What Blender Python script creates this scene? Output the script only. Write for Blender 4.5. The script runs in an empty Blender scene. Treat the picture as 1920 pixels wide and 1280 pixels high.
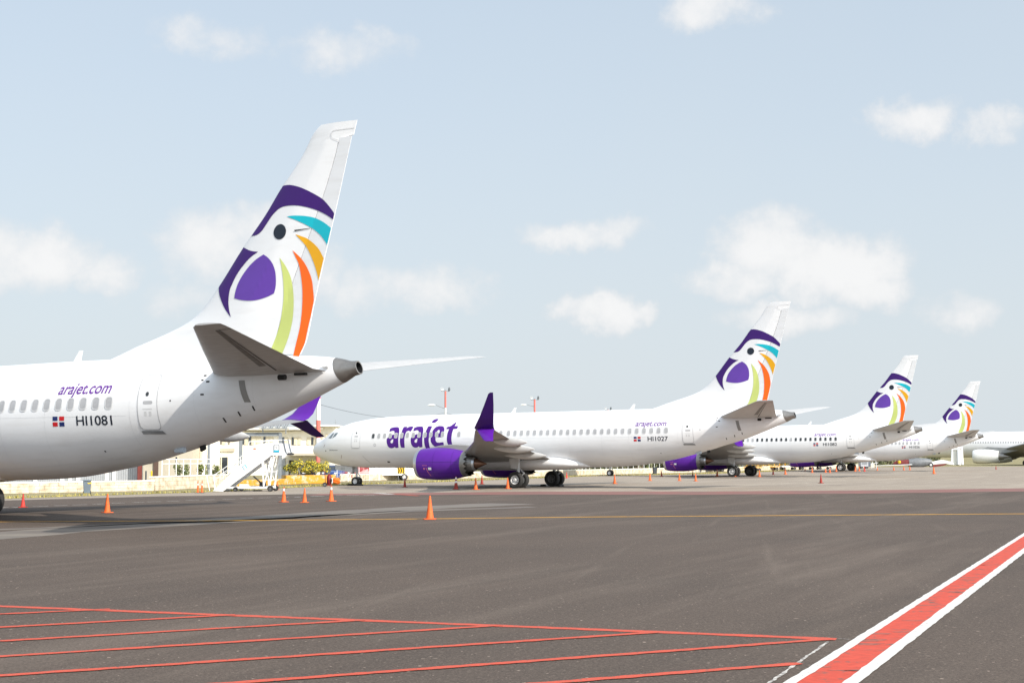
import bpy, bmesh, math, random
import numpy as np
from mathutils import Matrix, Vector
random.seed(7)
R = math.radians
C = bpy.context.scene.collection
sc = bpy.context.scene

# ------------------------------------------------------------------ camera
CAM_H, CAM_P, CAM_R, FPX = 2.13, 0.08298, -0.00325, 2600.7      # height (m), pitch up, roll, focal length in photo pixels (1920 wide)
cam = bpy.data.objects.new('camera', bpy.data.cameras.new('camera'))
C.objects.link(cam)
cam.matrix_world = Matrix.Translation((0, 0, CAM_H)) @ Matrix.Rotation(math.pi/2 + CAM_P, 4, 'X') @ Matrix.Rotation(CAM_R, 4, 'Z')
cam.data.sensor_width = 36.0
cam.data.lens = FPX/1920*36.0
cam.data.clip_start = 0.1
cam.data.clip_end = 20000
sc.camera = cam

def ray(u, v):
    du, dv = u-960, v-640
    a = du*math.cos(CAM_R)+dv*math.sin(CAM_R); b = -du*math.sin(CAM_R)+dv*math.cos(CAM_R)
    d = Vector((a, FPX*math.cos(CAM_P)+b*math.sin(CAM_P), FPX*math.sin(CAM_P)-b*math.cos(CAM_P)))
    return d.normalized()
def G(u, v, z=0.0):                       # where a point seen at (u, v) stands on the ground
    d = ray(u, v); t = (z-CAM_H)/d.z
    return Vector((d.x*t, d.y*t, z))
def D(u, v, Y):                           # a point seen at (u, v) at the distance Y
    d = ray(u, v); t = Y/d.y
    return Vector((d.x*t, Y, CAM_H+d.z*t))

# ------------------------------------------------------------------ light
SUN_EL, SUN_AZ = R(34), R(135.5)        # azimuth clockwise from +Y: behind the camera and to the right, almost along the fuselages
sun_dir = Vector((math.sin(SUN_AZ)*math.cos(SUN_EL), math.cos(SUN_AZ)*math.cos(SUN_EL), math.sin(SUN_EL)))
sl = bpy.data.lights.new('sun', 'SUN'); sl.energy = 3.55; sl.angle = R(0.5); sl.color = (1.0, 0.935, 0.84)
so = bpy.data.objects.new('sun', sl); C.objects.link(so)
so.rotation_euler = sun_dir.to_track_quat('Z', 'Y').to_euler()
sc.view_settings.view_transform = 'Standard'
sc.view_settings.look = 'None'
sc.view_settings.exposure = 0.53
sc.view_settings.gamma = 1.0
sc.view_settings.use_curve_mapping = False
sc.cycles.max_bounces = 6
sc.cycles.use_adaptive_sampling = False
sc.cycles.use_denoising = True
sc.cycles.denoising_input_passes = 'RGB_ALBEDO_NORMAL'
sc.cycles.denoising_prefilter = 'NONE'

def build_world():
    w = bpy.data.worlds.new("World"); sc.world = w; w.use_nodes = True
    nt = w.node_tree; N = nt.nodes; L = nt.links
    for n in list(N): N.remove(n)
    out = N.new('ShaderNodeOutputWorld'); bg = N.new('ShaderNodeBackground'); bg.inputs['Strength'].default_value = 0.15
    sky = N.new('ShaderNodeTexSky'); sky.sky_type = 'NISHITA'; sky.sun_disc = False
    sky.sun_elevation = SUN_EL; sky.sun_rotation = SUN_AZ
    sky.air_density = 1.0; sky.dust_density = 2.5; sky.ozone_density = 1.0
    def M(op, a, b=None, c=None, clamp=False):
        n = N.new('ShaderNodeMath'); n.operation = op; n.use_clamp = clamp
        for i, v in enumerate((a, b, c)):
            if v is None: continue
            if isinstance(v, (int, float)): n.inputs[i].default_value = v
            else: L.new(v, n.inputs[i])
        return n.outputs[0]
    tc = N.new('ShaderNodeTexCoord'); sx = N.new('ShaderNodeSeparateXYZ'); L.new(tc.outputs['Generated'], sx.inputs[0])
    az = M('ARCTAN2', sx.outputs[0], sx.outputs[1]); el = M('ARCSINE', sx.outputs[2])
    def noise(scale, detail, rough, off):
        mp = N.new('ShaderNodeMapping'); L.new(tc.outputs['Generated'], mp.inputs[0]); mp.inputs['Location'].default_value = off
        n = N.new('ShaderNodeTexNoise'); n.inputs['Scale'].default_value = scale; n.inputs['Detail'].default_value = detail; n.inputs['Roughness'].default_value = rough
        L.new(mp.outputs[0], n.inputs['Vector']); return n
    wn = noise(22, 6, .6, (3, 1, 2)); ws = N.new('ShaderNodeSeparateColor'); L.new(wn.outputs['Color'], ws.inputs[0])
    az2 = M('ADD', az, M('MULTIPLY', M('SUBTRACT', ws.outputs[0], .5), .07))
    el2 = M('ADD', el, M('MULTIPLY', M('SUBTRACT', ws.outputs[1], .5), .045))
    clouds = [(380,62,105,42,.40),(640,95,130,34,.36),(720,75,60,26,.36),(1345,15,100,48,.72),(1705,222,90,48,.85),(1865,245,80,36,.66),
              (45,480,140,72,.75),(195,515,75,48,.62),(400,470,125,80,.72),(470,420,70,50,.66),(600,515,70,60,.55),(700,540,80,45,.5),(800,540,110,50,.62),
              (1110,440,135,34,.70),(1450,470,120,75,.9),(1560,500,150,75,1.0),(1640,545,90,48,.8),(1390,520,90,45,.7),(1120,588,90,38,.85),(1205,592,45,22,.55),
              (1480,598,140,36,.66),(1800,578,75,38,.5),(330,560,120,36,.4)]
    F = None
    for (px, py, rx, ry, s) in clouds:
        d = ray(px, py); a = math.atan2(d.x, d.y); e = math.asin(d.z)
        dx = M('MULTIPLY', M('SUBTRACT', az2, a), FPX/(rx*1.12)); dy = M('MULTIPLY', M('SUBTRACT', el2, e), FPX/(ry*1.12))
        q = M('ADD', M('MULTIPLY', dx, dx), M('MULTIPLY', dy, dy))
        f = M('MULTIPLY', M('SUBTRACT', 1.0, q), s)
        F = f if F is None else M('MAXIMUM', F, f)
    n2 = noise(34, 12, .60, (0, 5, 1))
    F = M('ADD', F, M('MULTIPLY', M('SUBTRACT', n2.outputs['Fac'], .5), 1.25))
    mr = N.new('ShaderNodeMapRange'); mr.interpolation_type = 'SMOOTHSTEP'; mr.inputs['From Min'].default_value = -.04; mr.inputs['From Max'].default_value = .82
    mr.inputs['To Max'].default_value = .88
    L.new(F, mr.inputs['Value'])
    # thin milky veil over the whole sky (dusty trade-wind air), thicker towards the horizon
    veil = N.new('ShaderNodeMapRange'); L.new(el, veil.inputs['Value'])
    veil.inputs['From Min'].default_value = 0.0; veil.inputs['From Max'].default_value = .5
    veil.inputs['To Min'].default_value = .95; veil.inputs['To Max'].default_value = .70
    n3 = noise(5, 5, .5, (7, 7, 7))
    vf = M('ADD', veil.outputs[0], M('MULTIPLY', M('SUBTRACT', n3.outputs['Fac'], .5), .12), clamp=True)
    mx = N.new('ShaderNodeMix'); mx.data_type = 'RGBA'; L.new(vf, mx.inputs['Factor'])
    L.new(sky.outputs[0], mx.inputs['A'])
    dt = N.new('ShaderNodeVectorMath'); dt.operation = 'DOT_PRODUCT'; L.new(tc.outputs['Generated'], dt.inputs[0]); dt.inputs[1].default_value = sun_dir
    gl = M('ADD', M('MULTIPLY', M('POWER', M('MAXIMUM', dt.outputs['Value'], 0.0), 1.6), 1.7), 1.0)      # glow added behind the camera to light the fuselage sides, like dusty forward scatter
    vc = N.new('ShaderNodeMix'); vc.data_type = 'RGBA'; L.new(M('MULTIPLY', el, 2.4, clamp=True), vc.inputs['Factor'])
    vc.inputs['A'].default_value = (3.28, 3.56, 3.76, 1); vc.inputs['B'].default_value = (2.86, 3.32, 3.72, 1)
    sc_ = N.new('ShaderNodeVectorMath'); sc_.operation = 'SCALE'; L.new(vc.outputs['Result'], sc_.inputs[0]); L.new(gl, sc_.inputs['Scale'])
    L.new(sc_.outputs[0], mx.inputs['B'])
    m2 = N.new('ShaderNodeMix'); m2.data_type = 'RGBA'; L.new(mr.outputs[0], m2.inputs['Factor'])
    L.new(mx.outputs['Result'], m2.inputs['A'])
    cb = N.new('ShaderNodeMix'); cb.data_type = 'RGBA'; sh_ = N.new('ShaderNodeMapRange'); L.new(F, sh_.inputs['Value'])
    sh_.inputs['From Min'].default_value = .1; sh_.inputs['From Max'].default_value = .9; L.new(sh_.outputs[0], cb.inputs['Factor'])
    cb.inputs['A'].default_value = (3.72, 3.76, 3.82, 1); cb.inputs['B'].default_value = (4.4, 4.38, 4.36, 1); L.new(cb.outputs['Result'], m2.inputs['B'])
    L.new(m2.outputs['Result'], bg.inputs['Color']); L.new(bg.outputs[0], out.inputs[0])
build_world()

# ------------------------------------------------------------------ materials
def lin(c):
    return tuple(((v/255)/12.92 if v/255 <= .04045 else (((v/255)+.055)/1.055)**2.4) for v in c)
def mat(name, col, rough=.5, metal=0.0, var=.06, scale=3.0, coat=0.0, spec=None, bump=0.0, bscale=40, streak=None):
    m = bpy.data.materials.new(name); m.use_nodes = True
    nt = m.node_tree; N = nt.nodes; L = nt.links; b = N['Principled BSDF']
    b.inputs['Roughness'].default_value = rough; b.inputs['Metallic'].default_value = metal
    b.inputs['Coat Weight'].default_value = coat; b.inputs['Coat Roughness'].default_value = .08
    if spec is not None: b.inputs['Specular IOR Level'].default_value = spec
    tc = N.new('ShaderNodeTexCoord')
    n = N.new('ShaderNodeTexNoise'); n.inputs['Scale'].default_value = scale; n.inputs['Detail'].default_value = 6
    if streak:
        mp = N.new('ShaderNodeMapping'); mp.inputs['Scale'].default_value = streak
        L.new(tc.outputs['Object'], mp.inputs[0]); L.new(mp.outputs[0], n.inputs['Vector'])
    else: L.new(tc.outputs['Object'], n.inputs['Vector'])
    cr = N.new('ShaderNodeValToRGB'); L.new(n.outputs['Fac'], cr.inputs[0])
    cr.color_ramp.elements[0].position = .3; cr.color_ramp.elements[1].position = .7
    cr.color_ramp.elements[0].color = (*[max(0, v*(1-var)) for v in col], 1)
    cr.color_ramp.elements[1].color = (*[min(1, v*(1+var)) for v in col], 1)
    L.new(cr.outputs[0], b.inputs['Base Color'])
    if bump:
        n2 = N.new('ShaderNodeTexNoise'); n2.inputs['Scale'].default_value = bscale; n2.inputs['Detail'].default_value = 4
        L.new(tc.outputs['Object'], n2.inputs['Vector'])
        bp = N.new('ShaderNodeBump'); bp.inputs['Strength'].default_value = bump; bp.inputs['Distance'].default_value = .02
        L.new(n2.outputs['Fac'], bp.inputs['Height']); L.new(bp.outputs[0], b.inputs['Normal'])
    return m
def two_tone(name, base, spots, thr, scale, rough=.85, stretch=(1,1,1), soft=.08, var=.08, fine=0):
    """base colour worn through to another colour in blotches"""
    m = mat(name, base, rough=rough, var=var, scale=scale*2)
    nt = m.node_tree; N = nt.nodes; L = nt.links; b = N['Principled BSDF']
    old = b.inputs['Base Color'].links[0].from_socket
    tc = N.new('ShaderNodeTexCoord'); mp = N.new('ShaderNodeMapping'); mp.inputs['Scale'].default_value = stretch
    L.new(tc.outputs['Object'], mp.inputs[0])
    n = N.new('ShaderNodeTexNoise'); n.inputs['Scale'].default_value = scale; n.inputs['Detail'].default_value = 8; n.inputs['Roughness'].default_value = .65
    L.new(mp.outputs[0], n.inputs['Vector'])
    mr = N.new('ShaderNodeMapRange'); mr.inputs['From Min'].default_value = thr-soft; mr.inputs['From Max'].default_value = thr+soft
    L.new(n.outputs['Fac'], mr.inputs['Value'])
    mx = N.new('ShaderNodeMix'); mx.data_type = 'RGBA'; L.new(mr.outputs[0], mx.inputs['Factor'])
    L.new(old, mx.inputs['A']); mx.inputs['B'].default_value = (*spots, 1)
    L.new(mx.outputs['Result'], b.inputs['Base Color'])
    return m

MAT = {}
def white_paint():
    m = mat('white_paint', (.80, .80, .805), rough=.42, var=.025, scale=.6, coat=.12, spec=.35)
    nt = m.node_tree; N = nt.nodes; L = nt.links; b = N['Principled BSDF']
    # grime streaks running aft and faint frame and lap joints
    old = b.inputs['Base Color'].links[0].from_socket
    tc = N.new('ShaderNodeTexCoord'); mp = N.new('ShaderNodeMapping'); mp.inputs['Scale'].default_value = (.35, 2.5, 2.5)
    L.new(tc.outputs['Object'], mp.inputs[0])
    n = N.new('ShaderNodeTexNoise'); n.inputs['Scale'].default_value = 1.6; n.inputs['Detail'].default_value = 7; L.new(mp.outputs[0], n.inputs['Vector'])
    mr = N.new('ShaderNodeMapRange'); mr.inputs['From Min'].default_value = .5; mr.inputs['From Max'].default_value = .8
    mr.inputs['To Min'].default_value = 0; mr.inputs['To Max'].default_value = .22; L.new(n.outputs['Fac'], mr.inputs['Value'])
    mx = N.new('ShaderNodeMix'); mx.data_type = 'RGBA'; L.new(mr.outputs[0], mx.inputs['Factor']); L.new(old, mx.inputs['A'])
    mx.inputs['B'].default_value = (.5, .46, .42, 1); L.new(mx.outputs['Result'], b.inputs['Base Color'])
    n2 = N.new('ShaderNodeTexNoise'); n2.inputs['Scale'].default_value = 1.3; L.new(tc.outputs['Object'], n2.inputs['Vector'])
    bp = N.new('ShaderNodeBump'); bp.inputs['Strength'].default_value = .05; bp.inputs['Distance'].default_value = .05
    L.new(n2.outputs['Fac'], bp.inputs['Height']); L.new(bp.outputs[0], b.inputs['Normal'])
    return m
MAT['white'] = white_paint()
MAT['plainwhite'] = mat('plain_white', (.78, .78, .77), rough=.45, var=.05)
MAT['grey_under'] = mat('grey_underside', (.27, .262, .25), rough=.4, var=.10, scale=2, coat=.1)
MAT['silver'] = mat('bare_metal', (.62, .62, .63), rough=.3, metal=.9, var=.06)
MAT['steel'] = mat('grey_steel', (.30, .31, .32), rough=.45, metal=.4, var=.1)
MAT['exhaust'] = mat('exhaust_metal', (.30, .28, .26), rough=.42, metal=.75, var=.12, scale=6)
MAT['hot'] = mat('heat_tinted_metal', (.22, .12, .08), rough=.38, metal=.8, var=.2, scale=5)
MAT['black'] = mat('black', (.012, .012, .013), rough=.6, var=.1)
MAT['rubber'] = mat('tyre_rubber', (.028, .027, .026), rough=.8, var=.25, scale=9)
MAT['purple'] = mat('purple_paint', lin((88, 28, 146)), rough=.35, var=.05, coat=.15, spec=.35)
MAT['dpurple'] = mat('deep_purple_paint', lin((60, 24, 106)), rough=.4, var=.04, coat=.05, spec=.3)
MAT['lettering'] = mat('lettering_purple', lin((78, 30, 132)), rough=.4, var=.03, spec=.3)
MAT['egg'] = mat('mid_purple_paint', lin((96, 58, 158)), rough=.35, var=.03)
MAT['cyan'] = mat('cyan_paint', lin((0, 180, 195)), rough=.35, var=.02)
MAT['yellowp'] = mat('amber_paint', lin((232, 168, 0)), rough=.35, var=.02)
MAT['orangep'] = mat('orange_paint', lin((250, 105, 0)), rough=.35, var=.02)
MAT['limep'] = mat('lime_paint', lin((200, 210, 120)), rough=.35, var=.02)
MAT['navy'] = mat('navy', lin((25, 34, 48)), rough=.4, var=.03)
MAT['flagblue'] = mat('flag_blue', lin((20, 40, 100)), rough=.4, var=.02)
MAT['flagred'] = mat('flag_red', lin((200, 20, 30)), rough=.4, var=.02)
MAT['pane'] = mat('window_blind', (.40, .40, .41), rough=.25, var=.08)
MAT['panedark'] = mat('window_dark', (.05, .055, .06), rough=.12, var=.1)
MAT['rim'] = mat('window_rim', (.62, .62, .62), rough=.35, var=.05)
MAT['joint'] = mat('skin_joint_line', (.73, .73, .735), rough=.4, var=.02)
MAT['seam'] = mat('door_seam', (.44, .44, .45), rough=.5, var=.05)
MAT['glass'] = mat('windscreen', (.16, .19, .20), rough=.06, var=.3, scale=1.5, coat=1)
# ------------------------------------------------------------------ mesh helpers
class MB:
    def __init__(s): s.v = []; s.f = []; s.m = []
    def add(s, vs, fs, mi=0):
        o = len(s.v); s.v += [tuple(p) for p in vs]
        for f in fs: s.f.append(tuple(i+o for i in f)); s.m.append(mi)
    def box(s, c, d, mi=0, rz=0, M=None):
        c = Vector(c); pts = []
        for z in (-1, 1):
            for x, y in ((-1,-1),(1,-1),(1,1),(-1,1)):
                p = Vector((x*d[0]/2, y*d[1]/2, z*d[2]/2))
                if rz: p = Matrix.Rotation(rz, 3, 'Z') @ p
                if M: p = M @ p
                pts.append(p+c)
        s.add(pts, [(3,2,1,0),(4,5,6,7),(0,1,5,4),(1,2,6,5),(2,3,7,6),(3,0,4,7)], mi)
    def tube(s, a, b, r0, r1=None, n=8, mi=0, caps=True):
        a, b = Vector(a), Vector(b); r1 = r0 if r1 is None else r1
        w = (b-a).normalized(); u = w.orthogonal().normalized(); v = w.cross(u)
        A = [a+(u*math.cos(t)+v*math.sin(t))*r0 for t in [2*math.pi*i/n for i in range(n)]]
        B = [b+(u*math.cos(t)+v*math.sin(t))*r1 for t in [2*math.pi*i/n for i in range(n)]]
        fs = [(i, (i+1) % n, n+(i+1) % n, n+i) for i in range(n)]
        if caps: fs += [tuple(range(n-1, -1, -1)), tuple(range(n, 2*n))]
        s.add(A+B, fs, mi)
    def path(s, pts, r, n=6, mi=0):
        for a, b in zip(pts, pts[1:]): s.tube(a, b, r, r, n, mi)
    def lathe(s, prof, c, axis='x', n=40, mi=0, mis=None, zig=None):
        """prof: (along, radius) rows; zig: dict row -> amplitude of a saw-tooth along the axis"""
        c = Vector(c); rows = []
        for k, (a, r) in enumerate(prof):
            for i in range(n):
                t = 2*math.pi*i/n; aa = a
                if zig and k in zig: aa += zig[k]*(1-abs(((i*zig['teeth']/n) % 1)*2-1))
                p = (aa, r*math.cos(t), r*math.sin(t)) if axis == 'x' else ((r*math.cos(t), aa, r*math.sin(t)) if axis == 'y' else (r*math.cos(t), r*math.sin(t), aa))
                rows.append(c+Vector(p))
        o = len(s.v); s.v += [tuple(p) for p in rows]
        for k in range(len(prof)-1):
            for i in range(n):
                j = (i+1) % n
                s.f.append((o+k*n+i, o+k*n+j, o+(k+1)*n+j, o+(k+1)*n+i)); s.m.append(mis[k] if mis else mi)
    def loft(s, rings, mi=0, cap0=False, cap1=False, closed=True):
        n = len(rings[0]); o = len(s.v)
        for r in rings: s.v += [tuple(p) for p in r]
        for k in range(len(rings)-1):
            for i in range(n if closed else n-1):
                j = (i+1) % n
                s.f.append((o+k*n+i, o+k*n+j, o+(k+1)*n+j, o+(k+1)*n+i)); s.m.append(mi)
        if cap0: s.f.append(tuple(o+i for i in reversed(range(n)))); s.m.append(mi)
        if cap1: s.f.append(tuple(o+(len(rings)-1)*n+i for i in range(n))); s.m.append(mi)
    def prism(s, poly, z0, z1, mi=0, M=None):
        n = len(poly)
        pts = [Vector((x, y, z)) for z in (z0, z1) for x, y in poly]
        if M: pts = [M @ p for p in pts]
        s.add(pts, [tuple(reversed(range(n))), tuple(range(n, 2*n))]+[(i, (i+1) % n, n+(i+1) % n, n+i) for i in range(n)], mi)
    def build(s, name, mats, parent=None, smooth=False, angle=None, bevel=0, fix=True):
        me = bpy.data.meshes.new(name); me.from_pydata(s.v, [], s.f)
        if not isinstance(mats, (list, tuple)): mats = [mats]
        for m in mats: me.materials.append(m)
        me.polygons.foreach_set('material_index', s.m)
        bm = bmesh.new(); bm.from_mesh(me)
        if fix:
            bmesh.ops.remove_doubles(bm, verts=bm.verts, dist=1e-5)
            bmesh.ops.recalc_face_normals(bm, faces=bm.faces)
        if bevel:
            ed = [e for e in bm.edges if len(e.link_faces) == 2 and e.calc_face_angle(0) > R(40)]
            bmesh.ops.bevel(bm, geom=ed, offset=bevel, segments=2, affect='EDGES', clamp_overlap=True)
        for f in bm.faces: f.smooth = smooth
        if smooth:
            for e in bm.edges:
                if len(e.link_faces) == 2 and e.calc_face_angle(0) > R(angle or 38): e.smooth = False
        bm.to_mesh(me); bm.free()
        o = bpy.data.objects.new(name, me); C.objects.link(o)
        if parent: o.parent = parent
        return o
def tag(o, label=None, cat=None, group=None, kind=None):
    if label: o['label'] = label
    if cat: o['category'] = cat
    if group: o['group'] = group
    if kind: o['kind'] = kind
    return o
def thing(name, label, cat, loc=(0,0,0), rz=0, group=None):
    o = bpy.data.objects.new(name, None); C.objects.link(o); o.empty_display_size = .3
    o.location = loc; o.rotation_euler = (0, 0, rz)
    return tag(o, label, cat, group)
def copy_tree(o, parent=None):
    c = o.copy(); C.objects.link(c)
    if parent: c.parent = parent
    for ch in list(o.children): copy_tree(ch, c)
    return c
def pchip(xs, ys):
    xs = np.array(xs, float); ys = np.array(ys, float); h = np.diff(xs); d = np.diff(ys)/h
    m = np.zeros(len(xs)); m[0] = d[0]; m[-1] = d[-1]
    for i in range(1, len(xs)-1):
        if d[i-1]*d[i] > 0:
            w1 = 2*h[i]+h[i-1]; w2 = h[i]+2*h[i-1]; m[i] = (w1+w2)/(w1/d[i-1]+w2/d[i])
    def f(x):
        x = min(max(x, xs[0]), xs[-1]); i = min(int(np.searchsorted(xs, x, 'right'))-1, len(xs)-2); i = max(i, 0)
        t = (x-xs[i])/h[i]
        return float((2*t**3-3*t**2+1)*ys[i]+(t**3-2*t*t+t)*h[i]*m[i]+(-2*t**3+3*t*t)*ys[i+1]+(t**3-t*t)*h[i]*m[i+1])
    return f
def smooth_poly(p, corner=42, sub=5):
    n = len(p); P = [Vector(q) for q in p]; out = []
    sharp = []
    for i in range(n):
        a = P[i]-P[i-1]; b = P[(i+1) % n]-P[i]
        sharp.append(a.length > 1e-9 and b.length > 1e-9 and a.angle(b) > R(corner))
    for i in range(n):
        p1, p2 = P[i], P[(i+1) % n]
        p0 = P[i-1] if not sharp[i] else p1-(p2-p1)
        p3 = P[(i+2) % n] if not sharp[(i+1) % n] else p2+(p2-p1)
        for k in range(sub):
            t = k/sub
            out.append(tuple(.5*((2*p1)+(p2-p0)*t+(2*p0-5*p1+4*p2-p3)*t*t+(3*p1-p0-3*p2+p3)*t**3)))
    return out
def offset_loop(lp, d, hole=False):
    n = len(lp); P = [Vector(p) for p in lp]; A = sum(P[i].x*P[(i+1) % n].y-P[(i+1) % n].x*P[i].y for i in range(n)); s = (1 if A > 0 else -1)*(-1 if hole else 1); out = []
    for i in range(n):
        a = (P[i]-P[i-1]); b = (P[(i+1) % n]-P[i])
        t = (a.normalized() if a.length > 1e-9 else Vector((0, 0)))+(b.normalized() if b.length > 1e-9 else Vector((0, 0)))
        if t.length < 1e-6: out.append(tuple(P[i])); continue
        t.normalize(); out.append((P[i].x+s*t.y*d, P[i].y-s*t.x*d))
    return out
def fill2d(loops):
    """flat faces of closed outlines (inner outlines are holes): list of verts, list of faces"""
    cu = bpy.data.curves.new('outline', 'CURVE'); cu.dimensions = '2D'; cu.fill_mode = 'BOTH'
    for lp in loops:
        sp = cu.splines.new('POLY'); sp.points.add(len(lp)-1); sp.use_cyclic_u = True
        for q, (x, z) in zip(sp.points, lp): q.co = (x, z, 0, 1)
    return curve_mesh(cu)
def curve_mesh(cu):
    o = bpy.data.objects.new('outline', cu); C.objects.link(o)
    bpy.context.view_layer.update()
    ev = o.evaluated_get(bpy.context.evaluated_depsgraph_get()); me = ev.to_mesh()
    vs = [(v.co.x, v.co.y) for v in me.vertices]; fs = [tuple(p.vertices) for p in me.polygons]
    ev.to_mesh_clear(); bpy.data.objects.remove(o); bpy.data.curves.remove(cu)
    return vs, fs
def text2d(s, height, xs=1.0, shear=0.0, width=None, bold=0.0):
    cu = bpy.data.curves.new('outline', 'FONT'); cu.body = s; cu.shear = 0; cu.offset = bold
    vs, fs = curve_mesh(cu)
    cap = .71
    k = height/cap
    v = [(x*k*xs, y*k) for x, y in vs]
    if width:
        x0 = min(a for a, b in v); x1 = max(a for a, b in v); q = width/(x1-x0)
        v = [((a-x0)*q, b) for a, b in v]
    return [(a+b*shear, b) for a, b in v], fs
def decal(parts, mapf, step=.2, cut=None):
    """parts: (verts2d, faces, material index); cut into a grid and laid on a curved surface by mapf(x, z)"""
    mb = MB()
    for vs, fs, mi in parts:
        bm = bmesh.new(); vv = [bm.verts.new((x, 0, z)) for x, z in vs]
        for f in fs:
            try: bm.faces.new([vv[i] for i in f])
            except ValueError: pass
        bmesh.ops.remove_doubles(bm, verts=bm.verts, dist=1e-5)
        xs = [v.co.x for v in bm.verts]; zs = [v.co.z for v in bm.verts]
        for ax, lo, hi in (((1,0,0), min(xs), max(xs)), ((0,0,1), min(zs), max(zs))):
            k = math.floor(lo/step)+1
            while k*step < hi:
                g = bm.verts[:]+bm.edges[:]+bm.faces[:]
                bmesh.ops.bisect_plane(bm, geom=g, dist=1e-6, plane_co=Vector(ax)*k*step, plane_no=ax); k += 1
        for co, no in (cut or []):
            g = bm.verts[:]+bm.edges[:]+bm.faces[:]
            bmesh.ops.bisect_plane(bm, geom=g, dist=1e-6, plane_co=co, plane_no=no)
        bm.verts.index_update()
        mb.add([mapf(v.co.x, v.co.z) for v in bm.verts], [tuple(v.index for v in f.verts) for f in bm.faces], mi)
        bm.free()
    return mb
def rrect(cx, cz, w, h, r, n=5):
    out = []
    for k, (sx, sz) in enumerate(((1,1),(-1,1),(-1,-1),(1,-1))):
        for i in range(n):
            t = math.pi/2*(k+i/(n-1)); out.append((cx+sx*(w/2-r)+r*math.cos(t), cz+sz*(h/2-r)+r*math.sin(t)))
    return out
def ring_faces(n): return [(i, (i+1) % n, n+(i+1) % n, n+i) for i in range(n)]
# ------------------------------------------------------------------ ground, apron, markings
def ground_mat(name, base, dark, light, speck=.5, streak_deg=64, patch=.25, rough=.92):
    m = bpy.data.materials.new(name); m.use_nodes = True
    nt = m.node_tree; N = nt.nodes; L = nt.links; b = N['Principled BSDF']; b.inputs['Roughness'].default_value = rough
    b.inputs['Specular IOR Level'].default_value = .25
    geo = N.new('ShaderNodeNewGeometry')
    def noise(scale, detail, rough_, mp=None):
        n = N.new('ShaderNodeTexNoise'); n.inputs['Scale'].default_value = scale; n.inputs['Detail'].default_value = detail; n.inputs['Roughness'].default_value = rough_
        if mp:
            q = N.new('ShaderNodeMapping'); q.vector_type = 'TEXTURE'; q.inputs['Rotation'].default_value = (0, 0, R(mp[0])); q.inputs['Scale'].default_value = mp[1]
            L.new(geo.outputs['Position'], q.inputs[0]); L.new(q.outputs[0], n.inputs['Vector'])
        else: L.new(geo.outputs['Position'], n.inputs['Vector'])
        return n.outputs['Fac']
    def ramp(f, lo, hi, a, c):
        r = N.new('ShaderNodeMapRange'); r.inputs['From Min'].default_value = lo; r.inputs['From Max'].default_value = hi
        r.inputs['To Min'].default_value = a; r.inputs['To Max'].default_value = c; L.new(f, r.inputs['Value']); return r.outputs[0]
    def mix(f, a, c):
        x = N.new('ShaderNodeMix'); x.data_type = 'RGBA'; L.new(f, x.inputs['Factor'])
        for k, v in (('A', a), ('B', c)):
            if isinstance(v, tuple): x.inputs[k].default_value = (*v, 1)
            else: L.new(v, x.inputs[k])
        return x.outputs['Result']
    col = mix(ramp(noise(.12, 7, .62), .38, .68, 0, patch*2.4), base, dark)
    col = mix(ramp(noise(.45, 7, .6, (streak_deg, (9.0, .9, 1))), .50, .74, 0, patch*2.6), col, light)      # paver streaks and slurry
    col = mix(ramp(noise(.6, 6, .6, (streak_deg-7, (14.0, .7, 1))), .52, .72, 0, patch*2.4), col, dark)
    col = mix(ramp(noise(.8, 7, .6, (streak_deg+16, (16.0, .8, 1))), .60, .74, 0, patch*1.8), col, light)
    col = mix(ramp(noise(1.3, 6, .65), .55, .75, 0, patch*1.4), col, dark)
    col = mix(ramp(noise(26, 5, .8), .52, .64, 0, min(1, speck*2.0)), col, light)
    col = mix(ramp(noise(33, 4, .75), .52, .66, 0, min(1, speck*2.0)), col, tuple(v*.45 for v in dark))
    col = mix(ramp(noise(15, 8, .9), .50, .66, 0, speck*1.1), col, tuple(v*.6 for v in dark))
    col = mix(ramp(noise(12, 8, .9), .52, .68, 0, speck*1.1), col, tuple(v*1.25 for v in light))
    col = mix(ramp(noise(13, 2, .5), .70, .735, 0, .8), col, tuple(min(1, v*2.4) for v in light))
    L.new(col, b.inputs['Base Color'])
    bp = N.new('ShaderNodeBump'); bp.inputs['Strength'].default_value = .35; bp.inputs['Distance'].default_value = .012
    L.new(noise(45, 4, .65), bp.inputs['Height']); L.new(bp.outputs[0], b.inputs['Normal'])
    return m
MAT['asphalt'] = ground_mat('asphalt', (.100, .075, .060), (.066, .051, .042), (.172, .135, .109), .42, patch=.30)
MAT['apron'] = ground_mat('worn_concrete', (.325, .272, .218), (.25, .207, .168), (.41, .35, .285), .3, patch=.3)
MAT['dryground'] = ground_mat('dry_grassland', (.30, .25, .13), (.20, .19, .08), (.40, .34, .20), .5)
MAT['redline'] = two_tone('red_line_paint', lin((192, 76, 54)), (.14, .085, .07), .60, 24, soft=.05, var=.12)
MAT['redband'] = two_tone('red_band_paint', lin((188, 68, 48)), (.13, .075, .06), .615, 4.5, soft=.05, var=.16)
MAT['whiteline'] = two_tone('white_line_paint', (.60, .58, .55), (.16, .13, .11), .64, 14, soft=.04)
MAT['thinwhite'] = two_tone('worn_white_paint', (.55, .52, .48), (.12, .10, .09), .52, 9, soft=.08)
MAT['yellowline'] = two_tone('yellow_line_paint', lin((205, 150, 40)), (.13, .11, .09), .60, 3, soft=.08)
MAT['wornred'] = two_tone('worn_red_paint', (.25, .095, .08), (.13, .095, .08), .54, 1.4, soft=.12, stretch=(.3, 1, 1))

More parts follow.
